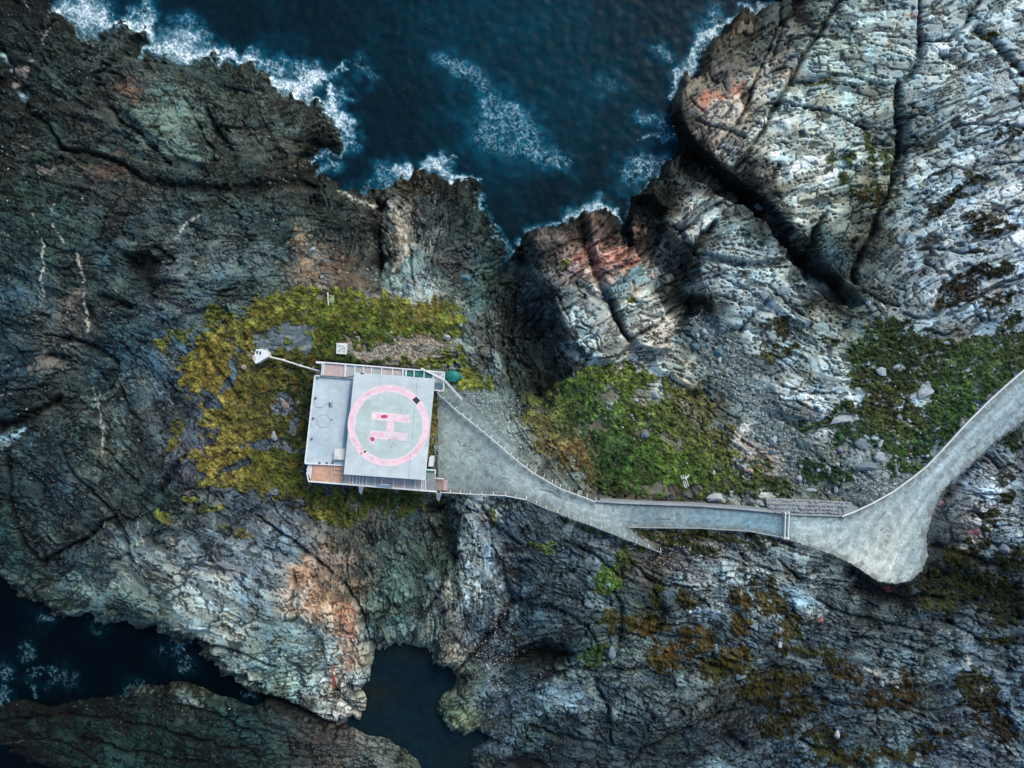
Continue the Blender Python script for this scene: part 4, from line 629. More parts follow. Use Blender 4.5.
# ------------------------------------------------------------------ the building with the helicopter deck
bld = thing('helideck_building', W(368, 425, 0), 'flat roofed grey building carrying the square landing deck with a pink H in a circle', 'building')
RT, DK = 4.2, 6.2
slab('wall', [(318, 377), (432, 384), (424, 478), (309, 462)], RT - .42, 4.6, M_wall, bld)
deckq = [(354, 372.4), (434.8, 378.7), (425.2, 480.2), (343.6, 474.4)]
slab('deck_base', [(358, 377), (430, 383), (421, 476), (348, 470)], DK - .46, 2.3, M_steel_and_shade, bld)
rf = slab('roof', [(315, 375.5), (362, 380), (353, 467), (305, 463.4)], RT, .40, M_roof, bld)
# roof upstand
for a, b in (((315, 375.5), (354, 379)), ((315, 375.5), (305, 463.4)), ((305, 463.4), (343, 465.3))):
    bar('roof_edge', W(*a, RT + .08), W(*b, RT + .08), .18, M_white, bld, .22)
slab('roof_shade_band', [(350.5, 380), (354, 380), (345.5, 448), (341.8, 448)], RT + .05, .06, M_steel_and_shade, bld)  # shade of the deck on the lower roof, painted as a dark strip
slab('roof_hatch', [(334.2, 449), (345.6, 449.6), (344.8, 460), (333.2, 459.6)], RT + .7, .7, M_whitew, bld, .05)
hat = slab('raised_panel', [(314, 401), (320.5, 397), (328, 397.5), (328.2, 402.5), (322, 407.5), (316, 407.5)], RT + .10, .10, M_roof, bld, .02)
bar('panel_bracket', W(329.6, 402.3, RT + .1), W(329.9, 407, RT + .1), .16, M_darks, bld)
bar('panel_bracket', W(331.6, 402.3, RT + .1), W(331.9, 407, RT + .1), .10, M_steel_and_shade, bld)
def ring_bm(bm, cx, cy, r1, r2, z, n=72, th=.02, a0=0, a1=2 * math.pi):
    k = n; V_ = []
    for i in range(k):
        a = a0 + (a1 - a0) * i / k
        V_.append([bm.verts.new(W(cx + r * math.cos(a), cy + r * math.sin(a), zz)) for r, zz in ((r1, z), (r2, z), (r2, z - th), (r1, z - th))])
    for i in range(k):
        p, q = V_[i], V_[(i + 1) % k]
        for j in range(4): bm.faces.new((p[j], p[(j + 1) % 4], q[(j + 1) % 4], q[j]))
bm = bmesh.new(); ring_bm(bm, 323.5, 421, 6.3, 6.9, RT + .05, 40, .05); from_bm('round_cover_rim', bm, M_net, bld)
for u, v in ((317.5, 378), (315.5, 398), (313.2, 418.2), (311.7, 438.6), (319.5, 463), (326.8, 463), (332.5, 463)):
    bm = bmesh.new(); tube_bm(bm, W(u, v, RT - .1), W(u, v, RT + .22), .17, 8); bar_bm(bm, W(u - .9, v, RT + .1), W(u + 1.2, v - .1, RT + .1), .10); from_bm('roof_drain', bm, M_darks, bld)
bm = bmesh.new(); tube_bm(bm, W(331.8, 418.8, RT), W(331.8, 418.8, RT + .25), .13, 8); from_bm('roof_vent', bm, M_steel_and_shade, bld)
dk = slab('landing_deck', deckq, DK, .42, M_deck, bld, .03)
for a, b, w__ in (((380.5, 374.6), (371.2, 476.3), .03), ((350.2, 406), (431.7, 412), .025), (((347.2), 440), (428.8, 446), .025)):
    bar('deck_joint', W(*a, DK + .010), W(*b, DK + .010), w__, M_net, bld, .012)
# a paler rim and the green painted disc inside the circle
e1_, e2_ = Vector(W(*deckq[1], DK)) - Vector(W(*deckq[0], DK)), None
RC = (388.6, 425.6)
def disc(name, cx, cy, r, z, m, par, n=72, wob=0, rx=1, ry=1):
    bm = bmesh.new(); prism_bm(bm, [W(cx + rx * r * math.cos(2 * math.pi * i / n) * (1 + wob * random.uniform(-1, 1)), cy + ry * r * math.sin(2 * math.pi * i / n) * (1 + wob * random.uniform(-1, 1)), z) for i in range(n)], z - .012)
    return from_bm(name, bm, m, par)
disc('green_painted_disc', *RC, 34.6, DK + .014, M_deckg, bld)
bm = bmesh.new(); ring_bm(bm, *RC, 33.9, 40.5, DK + .016, 90, .012); ring = from_bm('painted_circle', bm, M_pink, bld)
bm = bmesh.new(); ring_bm(bm, *RC, 33.6, 35.4, DK + .021, 90, .008); from_bm('circle_faded_edge', bm, M_pale, bld)
bm = bmesh.new(); ring_bm(bm, *RC, 39.3, 41.0, DK + .021, 90, .008); from_bm('circle_faded_edge', bm, M_pale, bld)
Hm = [(371.8, 411.6), (409.6, 414.8), (408.8, 423.0), (394.6, 421.8), (393.8, 432.0), (407.8, 433.2), (407.0, 441.2), (369.9, 438.6), (370.6, 430.4), (386.0, 431.4), (386.8, 421.0), (371.2, 420.0)]
mk = slab('letter_h', Hm, DK + .030, .012, M_pale, bld)
slab('letter_pink_patch', [(371.8, 413), (392, 414.5), (391.6, 418), (371.5, 417.8)], DK + .036, .006, M_pink, bld)
slab('letter_pink_patch', [(396, 417), (408.8, 417.6), (408.3, 421.5), (395.8, 420.3)], DK + .036, .006, M_pink, bld)
slab('letter_pink_patch', [(370.4, 431.8), (384, 433.0), (383.6, 437), (370.2, 437)], DK + .036, .006, M_pink, bld)
slab('letter_pink_patch', [(369.8, 437.5), (374.8, 438), (374.2, 444.6), (370, 444)], DK + .030, .012, M_pale, bld)
slab('letter_pink_patch', [(388.4, 422.5), (392, 423), (391.4, 431), (388, 431)], DK + .036, .006, M_pink, bld)
disc('fresh_paint_spot', 384.2, 416.6, 3.6, DK + .044, M_red, bld, 24, .06, 1, .5)
disc('fresh_paint_spot', 372.6, 439.2, 2.0, DK + .044, M_red, bld, 20, .1, 1, 1.1)
bm = bmesh.new()
for i in range(150):                          # flaked speckles under the H
    u = random.gauss(391, 4.2); v = random.gauss(443, 5.5); r = random.uniform(.15, .42)
    prism_bm(bm, [W(u + r * math.cos(a), v + r * math.sin(a), DK + .052) for a in (0, 1.3, 2.6, 3.9, 5.1)], DK + .044)
from_bm('flaked_paint', bm, M_whitew, bld)['kind'] = 'stuff'
bm = bmesh.new()
for i in range(34):
    u = random.gauss(392, 3.2); v = random.gauss(439, 3.0); r = random.uniform(.15, .4)
    prism_bm(bm, [W(u + r * math.cos(a), v + r * math.sin(a), DK + .062) for a in (0, 1.3, 2.6, 3.9, 5.1)], DK + .054)
from_bm('paint_specks', bm, mat('purple_specks', (.16, .09, .16), .8, noise=((3, .2),)), bld)['kind'] = 'stuff'
slab('black_marker', [(412.4, 399.6), (416.2, 396.4), (420.2, 400.6), (416.6, 404.4)], DK + .06, .05, M_black, bld)
for u, v, r in ((364.8, 451.6, 1.1), (361.2, 453.4, .8), (362.6, 448.6, .4)): disc('oil_spot', u, v, r, DK + .06, M_black, bld, 9, .35, 1.2, .8)
for (a, b) in (((417.5, 377.6), (408.2, 479)),):
    bar('deck_joint', W(*a, DK + .010), W(*b, DK + .010), .05, M_steel_and_shade, bld, .012)
slab('deck_notch', [(360.5, 372.6), (364, 372.9), (363.9, 374.4), (360.4, 374.2)], DK + .012, .01, M_darks, bld)
# net frames north of the deck
NZ = 4.6
def quad_strip(us, top, bot): pass
def ntop(u): return lerp2((318, 362.0), (434, 371.3), (u - 318) / 116)
def nbot(u): return (u - .8, ntop(u)[1] + (12.8 if u < 350 else 10.6))
xs = [324.2, 345.6, 355.2, 363.6, 371.6, 382, 392.6, 403.2, 406.4, 414.4, 424.4, 433.6]
mats_ = [M_pconc, M_net, M_net, M_netp, M_net, M_netp, M_netp, M_steel_and_shade, M_dgreen, M_dgreen, M_dgreen]
for i in range(len(xs) - 1):
    a, b = xs[i] + .4, xs[i + 1] - .4
    p = slab('walkway_panel' if i == 0 else 'net_panel', [(a, ntop(a)[1] + .6), (b, ntop(b)[1] + .6), (nbot(b)[0], nbot(b)[1]), (nbot(a)[0], nbot(a)[1])], NZ, .08, mats_[i], bld)
    if i == 0: p['label'] = 'pinkish concrete panel at the corner'
for u in xs: bar('frame_bar', W(*ntop(u), NZ + .12), W(*nbot(u), NZ + .12), .15 if u not in (345.6, 403.2, 406.4) else .22, M_white, bld)
bar('edge_rail', W(316.4, 361.8, NZ + .15), W(434, 371.3, NZ + .15), .20, M_white, bld)
slab('rail_end_plate', [(315.8, 361.0), (324, 361.8), (324, 363.8), (315.8, 363.2)], NZ + .3, .12, M_white, bld)
bar('edge_rail', W(322.6, 363, NZ + .14), W(321.6, 375.5, NZ + .14), .16, M_white, bld)
slab('north_ledge', [(322, 362.6), (433, 371.6), (432, 384), (320, 377)], NZ - .12, 1.0, M_wall, bld)
# stair landing at the north-east corner
slab('stair_landing', [(434.6, 371.8), (444.4, 372.6), (443.4, 391), (433.6, 390.2)], 3.2, .15, M_net, bld)
for a, b in (((433.8, 371.4), (444.6, 372.2)), ((444.6, 372.2), (443.6, 391)), ((443.6, 391), (433.4, 390)), ((444.4, 379), (440, 378.4)), ((444.4, 372.4), (440.5, 377))):
    bar('landing_rail', W(*a, 4.2), W(*b, 4.2), .14, M_white, bld)
slab('landing_tread', [(435, 382.5), (442.6, 383.2), (442.2, 388.6), (434.6, 388)], 3.3, .06, M_steel_and_shade, bld)
bar('stair_handrail', W(421, 368.4, 4.9), W(443.6, 379.2, 4.6), .26, M_white, bld); bar('stair_handrail', W(443.6, 379.2, 4.6), W(461.5, 398.8, 1.2), .30, M_white, bld)
for t in (.15, .4, .65, .9):
    p = W(*lerp2((443.6, 379.2), (461.5, 398.8), t), 4.6 - 3.4 * t); bar('handrail_post', (p.x, p.y, -.2), p, .09, M_white, bld)
# south side
sa, sb = (308.5, 481.2), (437, 491.6)
def stop_(u): return lerp2((343.6, 474.6), (425.2, 480.4), (u - 343.6) / 81.6)
def sbot(u): return lerp2(sa, sb, (u - 308.5) / 128.5)
SZ = 4.4
rp = slab('walkway_panel', [(313.6, 464.8), (334.4, 465.4), (333.6, 482.6), (311.2, 480.8)], SZ - .3, .1, M_rust, bld); rp['label'] = 'orange rust stained panel'
rp = slab('walkway_panel', [(335, 465.6), (344.6, 466.2), (343.2, 483.4), (334.2, 482.8)], SZ - .3, .1, M_rust, bld); rp['label'] = 'orange rust stained panel'
slab('corner_panel', [(308, 463.8), (312.8, 464), (310.8, 480.6), (306.6, 470.5)], SZ - .4, .1, M_whitew, bld)
for a, b in (((312.6, 464.2), (335, 465.4)), ((334.6, 465), (333.8, 483)), ((331.4, 465.4), (330.6, 482.6)), ((335, 469.6), (344.6, 470.2)), ((335, 474), (344, 474.4))): bar('panel_bar', W(*a, SZ - .2), W(*b, SZ - .2), .12, M_pconc, bld)
xs = [344, 350.2, 353.2, 357, 360, 363, 366.8, 375.4, 382.2, 393.6, 404.8, 415.4, 421.6, 426]
for i in range(len(xs) - 1):
    a, b = xs[i] + .3, xs[i + 1] - .3
    slab('net_panel', [(a, stop_(a)[1] - 1.5), (b, stop_(b)[1] - 1.5), (b - .8, sbot(b)[1] - .6), (a - .8, sbot(a)[1] - .6)], SZ, .08, (M_rust if i == 1 else M_net if i < 6 else (M_netp if i % 2 else M_net)), bld)
for u in xs[1:]: bar('frame_bar', W(*stop_(u), SZ + .12), W(u - .8, sbot(u)[1], SZ + .12), .13, M_white, bld)
bar('edge_rail', W(*sa, SZ + .1), W(*sb, SZ + .1), .22, M_white, bld)
bar('edge_rail', W(306.8, 472, SZ), W(*sa, SZ + .1), .14, M_white, bld)
slab('south_ledge', [(309.6, 465), (434.6, 474), (434.6, 490.6), (311, 480.6)], SZ - .46, .9, M_wall, bld)
bar('cable_tray', W(376, 485.3, SZ + .2), W(392, 487, SZ + .2), .28, M_steel_and_shade, bld); bar('cable_tray', W(380, 484.2, SZ + .25), W(390, 484.9, SZ + .25), .16, M_white, bld)
for u, v in ((361, 491.5), (438.5, 498.5)):
    bm = bmesh.new(); prism_bm(bm, [W(u - 2.4, v - 5.5, 2.5), W(u + 3, v - 5, 2.5), W(u + .4, v + 3.2, .6), W(u - 2, v + .5, 1)], lambda p: p[2] - .25); from_bm('support_strut', bm, M_whitew, bld)
# east side pieces
slab('wall_cabinet', [(429.4, 457), (433, 457.2), (432.4, 466.8), (428.2, 466.4)], 2.6, 2.6, M_white, bld, .03)
slab('light_well', [(427, 470.6), (434.6, 471), (434, 476.6), (426.6, 476)], 2.0, .5, M_dgreen, bld)
for a, b in (((426.6, 469.6), (435.4, 470.2)), ((435.4, 470.2), (434, 490.6))): bar('landing_rail', W(*a, 3.0), W(*b, 3.0), .18, M_white, bld)
slab('side_platform', [(426.4, 477.4), (434.4, 478), (433.4, 490), (425.8, 489.4)], 2.9, .2, M_conc, bld)
for i in range(6):
    a = 435.2 + i * 1.32; slab('stair_plank', [(a, 478.6 + i * .08), (a + 1.12, 478.7 + i * .08), (a + .9, 490.2), (a - .25, 490.1)], 2.4 - .38 * i * .5, .12, M_wood, bld)
slab('stair_foot', [(443.6, 480.2), (447.6, 480.6), (446.8, 490.4), (443, 490.2)], .7, .9, M_pconc, bld)
bar('stair_rail', W(435, 478, 3.2), W(443.4, 478.8, 2), .12, M_white, bld)

# teal cover
tc_ = thing('tank', G(453.5, 376, 0), 'round teal green tank cover beside the deck corner', 'tank')
bm = bmesh.new(); c = W(452.6, 376.4, .9)
for k, (rr, zz) in enumerate(((1.25, -.2), (1.25, .7), (1.0, .95), (.45, 1.12))):
    vs_ = [bm.verts.new((c.x + rr * math.cos(a * math.pi / 5) * 1.02, c.y + rr * math.sin(a * math.pi / 5) * .78, zz)) for a in range(10)]
    if k: [bm.faces.new((pv[i], pv[(i + 1) % 10], vs_[(i + 1) % 10], vs_[i])) for i in range(10)]
    pv = vs_
bm.faces.new(pv); from_bm('cover', bm, M_teal, tc_); bm = bmesh.new(); tube_bm(bm, (c.x, c.y, 1.1), (c.x, c.y, 1.25), .18, 10); from_bm('cap', bm, M_dgreen, tc_)
bar('outlet_pipe', (c.x + .9, c.y, .5), (c.x + 1.7, c.y - .05, .35), .25, M_teal, tc_)

# instrument hut with a pipe to the building
hut = thing('instrument_hut', W(260, 357, 0), 'small white hut with two dark windows on the ochre moss', 'hut')
hp_ = [(256, 349.2), (262.6, 349), (266.6, 351.2), (268.6, 356.4), (255.8, 364), (251.8, 358), (254.6, 354.6)]
slab('wall', [(260 + (u - 260) * .93, 356 + (v - 356) * .93) for u, v in hp_], 2.2, 2.7, M_whitew, hut)
slab('roof', hp_, 2.36, .14, M_white, hut, .02)
for u, v in ((257.4, 352.2), (260.4, 353)): slab('skylight', [(u - .8, v - 1.6), (u + .8, v - 1.4), (u + .4, v + 1.8), (u - 1.2, v + 1.4)], 2.42, .07, M_glass, hut)
bar('arm', W(247, 354.8, 2), W(254, 355.6, 2.1), .14, M_rail, hut); bar('arm', W(251, 350.4, 2), W(254.6, 352.6, 2.1), .12, M_rail, hut)
slab('base_plate', [(252.4, 357), (255, 356), (256, 360), (253.6, 361)], 2.40, .05, M_pconc, hut)
pip = thing('pipeline', W(290, 362, 0), 'thin white pipe running from the small hut to the building', 'pipe')
pts = [(268, 356.6), (283, 360), (300, 365.6), (319.5, 371.2)]
zs = [1.3, 1.2, 1.5, 3.4]
for i in range(3):
    tube('pipe_run', W(*pts[i], zs[i]), W(*pts[i + 1], zs[i + 1]), .13, M_whitew, pip)
    p = W(*pts[i], zs[i]); bar('pipe_support', (p.x, p.y, G(*pts[i]).z - .2), p, .10, M_darks, pip)
    bm = bmesh.new(); tube_bm(bm, W(*lerp2(pts[i], pts[i + 1], .0), zs[i]), W(*lerp2(pts[i], pts[i + 1], .09), zs[i] + (zs[i + 1] - zs[i]) * .09), .19); from_bm('pipe_joint', bm, M_white, pip)
bar('pipe_bracket', W(312, 369.2, 2.8), W(314, 366, 2.8), .10, M_rail, pip)

# concrete slab with drain holes, marker post
sb_ = thing('concrete_hatch', G(341.7, 348.6), 'white concrete hatch with dark openings in the grass north of the deck', 'hatch')
g0 = G(341.7, 348.6).z
slab('cover_slab', [(336.4, 342.8), (347, 343.6), (346.6, 354.6), (335.8, 353.8)], g0 + .35, .7, M_whitew, sb_, .04)
for u, v in ((339.4, 345.8), (342.6, 346.2), (341.4, 349.2), (344.4, 348.4), (339.2, 351.0), (344, 351.6)): slab('opening', [(u - 1, v - .8), (u + .9, v - .7), (u + .8, v + .9), (u - 1.1, v + .7)], g0 + .37, .03, M_steel_and_shade, sb_)
mp = thing('marker_post', G(328.6, 299), 'thin white post lying in the grass near the clifftop with a pale green board', 'post')
a = G(328.4, 292.6, .25); b = G(328.8, 305.6, .25); tube('post', a, b, .085, M_white, mp)
slab('board', [(329.4, 295), (334.2, 295.4), (334, 303), (329.4, 302.6)], G(331, 299).z + .2, .06, mat('pale_green_board', (.22, .30, .16), .8, noise=((1.5, .3),)), mp)

# ------------------------------------------------------------------ railings
def railing(name, pts, z, label, step, rails=(1.05, .55), wd=.085, cat='railing', posts=True, m=M_rail, side=1, gz=None):
    m = M_white if m is M_rail else m
    t = thing(name, W(*pts[0], z if gz is None else 0), label, cat)
    for i in range(len(pts) - 1):
        a, b = pts[i], pts[i + 1]
        for k, h in enumerate(rails): bar('rail', W(*a, z + h), W(*b, z + h), wd * (1.3 if k == 0 else 1.5), m if k == 0 else M_darks, t)  # lower rail dark and thick, drawing in the railing's shadow line
    acc = 0; 
    for i in range(len(pts) - 1):
        a, b = pts[i], pts[i + 1]; L = math.hypot(b[0] - a[0], b[1] - a[1]); k = max(1, round(L / step))
        for j in range(k + (i == len(pts) - 2)):
            p = W(*lerp2(a, b, j / k), z + rails[0]); bar('post', (p.x, p.y, z - .35), (p.x, p.y, p.z + .02), .09, M_rail, t)
            nx, ny = (b[1] - a[1]) / L, -(b[0] - a[0]) / L
            bar('post_brace', (p.x + side * nx * .5, p.y - side * ny * .5, z - .35), (p.x, p.y, p.z - .1), .07, M_white, t)
    return t
railing('railing', [(437.5, 393), (455, 409), (484, 432), (517, 460.5), (535, 474), (560, 488.5), (596, 501.8)], 0, 'long railing with short posts along the northern edge of the helideck forecourt', 9.4)
railing('railing', [(440, 492.2), (470, 494), (505, 495.6), (526, 499.6)], 0, 'straight pale railing beside the wooden steps, south edge of the forecourt', 12)
railing('railing', [(526, 499.6), (546, 508.6), (580, 521), (612, 533.5), (661, 552.6)], 0, 'dark railing slanting down past the start of the causeway to the rocks', 12, m=M_conc)

# causeway with parapets
cw = thing('causeway', W(700, 516, 0), 'low concrete parapets and gate pad of the narrow causeway across the gully', 'bridge')
def ribbon(name, pts, wpx, z, th, m, par):
    for i in range(len(pts) - 1):
        bm = bmesh.new(); (x0, y0), (x1, y1) = pts[i], pts[i + 1]; L = math.hypot(x1 - x0, y1 - y0); nx, ny = -(y1 - y0) / L * wpx / 2, (x1 - x0) / L * wpx / 2
        e = .012 * i
        prism_bm(bm, [W(x0 + nx, y0 + ny, z + e), W(x1 + nx, y1 + ny, z + e), W(x1 - nx, y1 - ny, z + e), W(x0 - nx, y0 - ny, z + e)], z - th - e)
        from_bm(name, bm, m, par)
ribbon('parapet', [(597, 501.3), (625, 503), (660, 504.3), (700, 505.8), (740, 508.8), (785, 513)], 1.7, .42, 1.6, M_conc, cw)
ribbon('parapet_footing', [(600, 499.6), (640, 502), (700, 503.8), (785, 510.8)], 1.6, .12, 1.2, M_wall, cw)
ribbon('kerb', [(628, 527.2), (660, 527.8), (700, 528.2), (750, 531.2), (785, 538)], 1.0, .16, 1.5, M_conc, cw)
gt = thing('gate', W(787, 526, 0), 'pale steel gate across the causeway where it meets the gravel road', 'gate')
for u in (785.6, 789.2):
    bar('gate_frame', W(u, 513.4, 1.2), W(u - .9, 538, 1.2), .13, M_white, gt); bar('gate_frame', W(u, 513.4, .35), W(u - .9, 538, .35), .11, M_white, gt)
for v in (513.2, 538): bar('gate_bar', W(785.4, v, 1.2), W(789.6, v, 1.2), .12, M_white, gt)
for v in (518, 523, 528, 533): bar('gate_bar', W(785.4, v, .9), W(788.8, v, .9), .09, M_rail, gt)
for u, v in ((785.6, 512.6), (789.4, 512.8), (784.6, 538.6), (788.6, 539)): p = W(u, v, 1.4); tube('gate_post', (p.x, p.y, -.3), p, .12, M_white, gt)

# stone retaining wall north of the road
rw = thing('retaining_wall', W(805, 508, 0), 'retaining wall faced with pale stones north of the gate', 'wall')
bm = bmesh.new()
for (a, b) in (((767, 499.5), (850, 503)), ((767, 503.5), (849, 506.5)), ((770, 507.5), (846, 509.8)), ((774, 511), (842, 513))):
    n_ = 40
    for i in range(n_):
        u, v = lerp2(a, b, (i + random.random() * .5) / n_); r = random.uniform(.08, .20); zt = .15 + (v - 499) * .02 + random.uniform(-.08, .1)
        p = W(u, v + random.uniform(-.7, .7), zt); mt = Matrix.Translation(p) @ Matrix.Rotation(random.uniform(0, 3), 4, (random.random(), random.random(), 1)) @ Matrix.Diagonal((r * random.uniform(.9, 1.6), r, r * .8, 1))
        bmesh.ops.create_icosphere(bm, subdivisions=1, radius=1, matrix=mt)
M_stone = mat('pale_stone', (.27, .29, .29), .9, noise=((.8, .3), (4, .25)), bump=((3, .5, .06),))
st_ = from_bm('stone_facing', bm, M_stone, rw); st_['kind'] = 'stuff'
slab('wall_core', [(766, 498.5), (851, 502), (856, 510.5), (846, 514.6), (786, 512.4), (768, 508)], .12, 1.8, M_conc, rw)
slab('coping', [(790, 513.4), (842, 515.2), (842, 516.8), (790, 515.2)], .38, .8, M_conc, rw, .02)
slab('corner_block', [(842, 504), (850, 503.6), (859, 508), (851, 512.6), (844, 514.4)], .3, 1.5, M_wall, rw)

# crash barrier along the road
br = thing('road_barrier', W(900, 488, .5), 'thin pale barrier following the upper edge of the gravel road', 'barrier')
bp = [(842, 516.2), (853, 512.4), (872, 503.6), (893, 491.8), (912, 478), (926, 467), (945, 447), (965, 425), (990, 400), (1010, 382), (1040, 357)]
for i in range(len(bp) - 1):
    a, b = bp[i], bp[i + 1]; za, zb_ = float(road_z(a[0])), float(road_z(b[0])); bar('rail', W(*a, za + .55), W(*b, zb_ + .55), .19, M_white, br, .28)
    for t in (0, .5): p = lerp2(a, b, t); q = W(*p, za + (zb_ - za) * t + .5); bar('post', (q.x, q.y, q.z - .9), q, .12, M_rail, br)
bar('kerb_edge', W(842, 517, .12), W(853, 513.6, .12), .3, M_conc, br, .3)

# planks left in the grass
pk = thing('plank_heap', G(684, 481), 'little heap of white planks lying in the grass below the causeway', 'planks')
for (a, b) in (((680.4, 475), (685, 487.5)), ((682.4, 474.4), (686.6, 487)), ((684.6, 474.6), (688.2, 486)), ((688.8, 474.2), (684.4, 478.6)), ((680.6, 478), (688, 476.4))):
    bar('plank', G(*a, .22), G(*b, .3), .12, M_whitew, pk, .05)
ld = thing('fallen_pole', G(883, 305), 'two thin pale sticks lying where the right hand gully meets the grass', 'sticks')
for (a, b) in (((880, 303), (883.6, 309.4)), ((882, 303.6), (886, 312))): bar('stick', G(*a, .4), G(*b, .4), .09, M_whitew, ld)
# ------------------------------------------------------------------ boulders and stones
def rock_mat(name, c): return mat(name, c, .9, noise=((.9, .25), (4, .25)), bump=((2.5, .5, .08), (8, .4, .03)), spec=.2)
RM = {'pale': rock_mat('pale_boulder', (.28, .33, .35)), 'grey': rock_mat('grey_boulder', (.14, .18, .20)), 'dark': rock_mat('dark_boulder', (.07, .09, .095)), 'teal': rock_mat('teal_boulder', (.07, .14, .17)), 'white': rock_mat('white_boulder', (.33, .36, .36)), 'pink': rock_mat('pinkish_boulder', (.30, .22, .19)), 'brown': rock_mat('brown_boulder', (.20, .15, .11)), 'red': rock_mat('red_stone', (.28, .10, .09))}
bases = []
for k in range(7):
    bm = bmesh.new(); bmesh.ops.create_icosphere(bm, subdivisions=2, radius=1)
    R2 = np.random.default_rng(40 + k); pl_ = R2.normal(size=(11, 3)); pl_ /= np.linalg.norm(pl_, axis=1)[:, None]; dd = R2.uniform(.38, .80, 11)
    for vtx in bm.verts:
        for n_, d_ in zip(pl_, dd):
            q = vtx.co.dot(Vector(n_)); 
            if q > d_: vtx.co -= Vector(n_) * (q - d_) * .96
        vtx.co *= 1 + .03 * math.sin(9 * vtx.co.x + k) * math.cos(8 * vtx.co.y)
    me = bpy.data.meshes.new('boulder'); bm.to_mesh(me); bm.free(); bases.append(me)
mesh_for = {}
def boulder(u, v, w_, h_, tone, deg=0, name='boulder', sink=.55, seed=None):
    k = seed if seed is not None else random.randrange(7)
    if (k, tone) not in mesh_for:
        me = bases[k].copy(); me.name = name; me.materials.append(RM[tone]); mesh_for[(k, tone)] = me
    o = bpy.data.objects.new(name, mesh_for[(k, tone)]); C.objects.link(o)
    rx, ry = w_ * S / 2 * 1.06, h_ * S / 2 * 1.06; rz = min(rx, ry) * .75
    g_ = G(u, v); o.location = (g_.x, g_.y, g_.z + rz * (.7 - sink)); o.scale = (rx, ry, rz); o.rotation_euler = (0, 0, math.radians(-deg)); return o
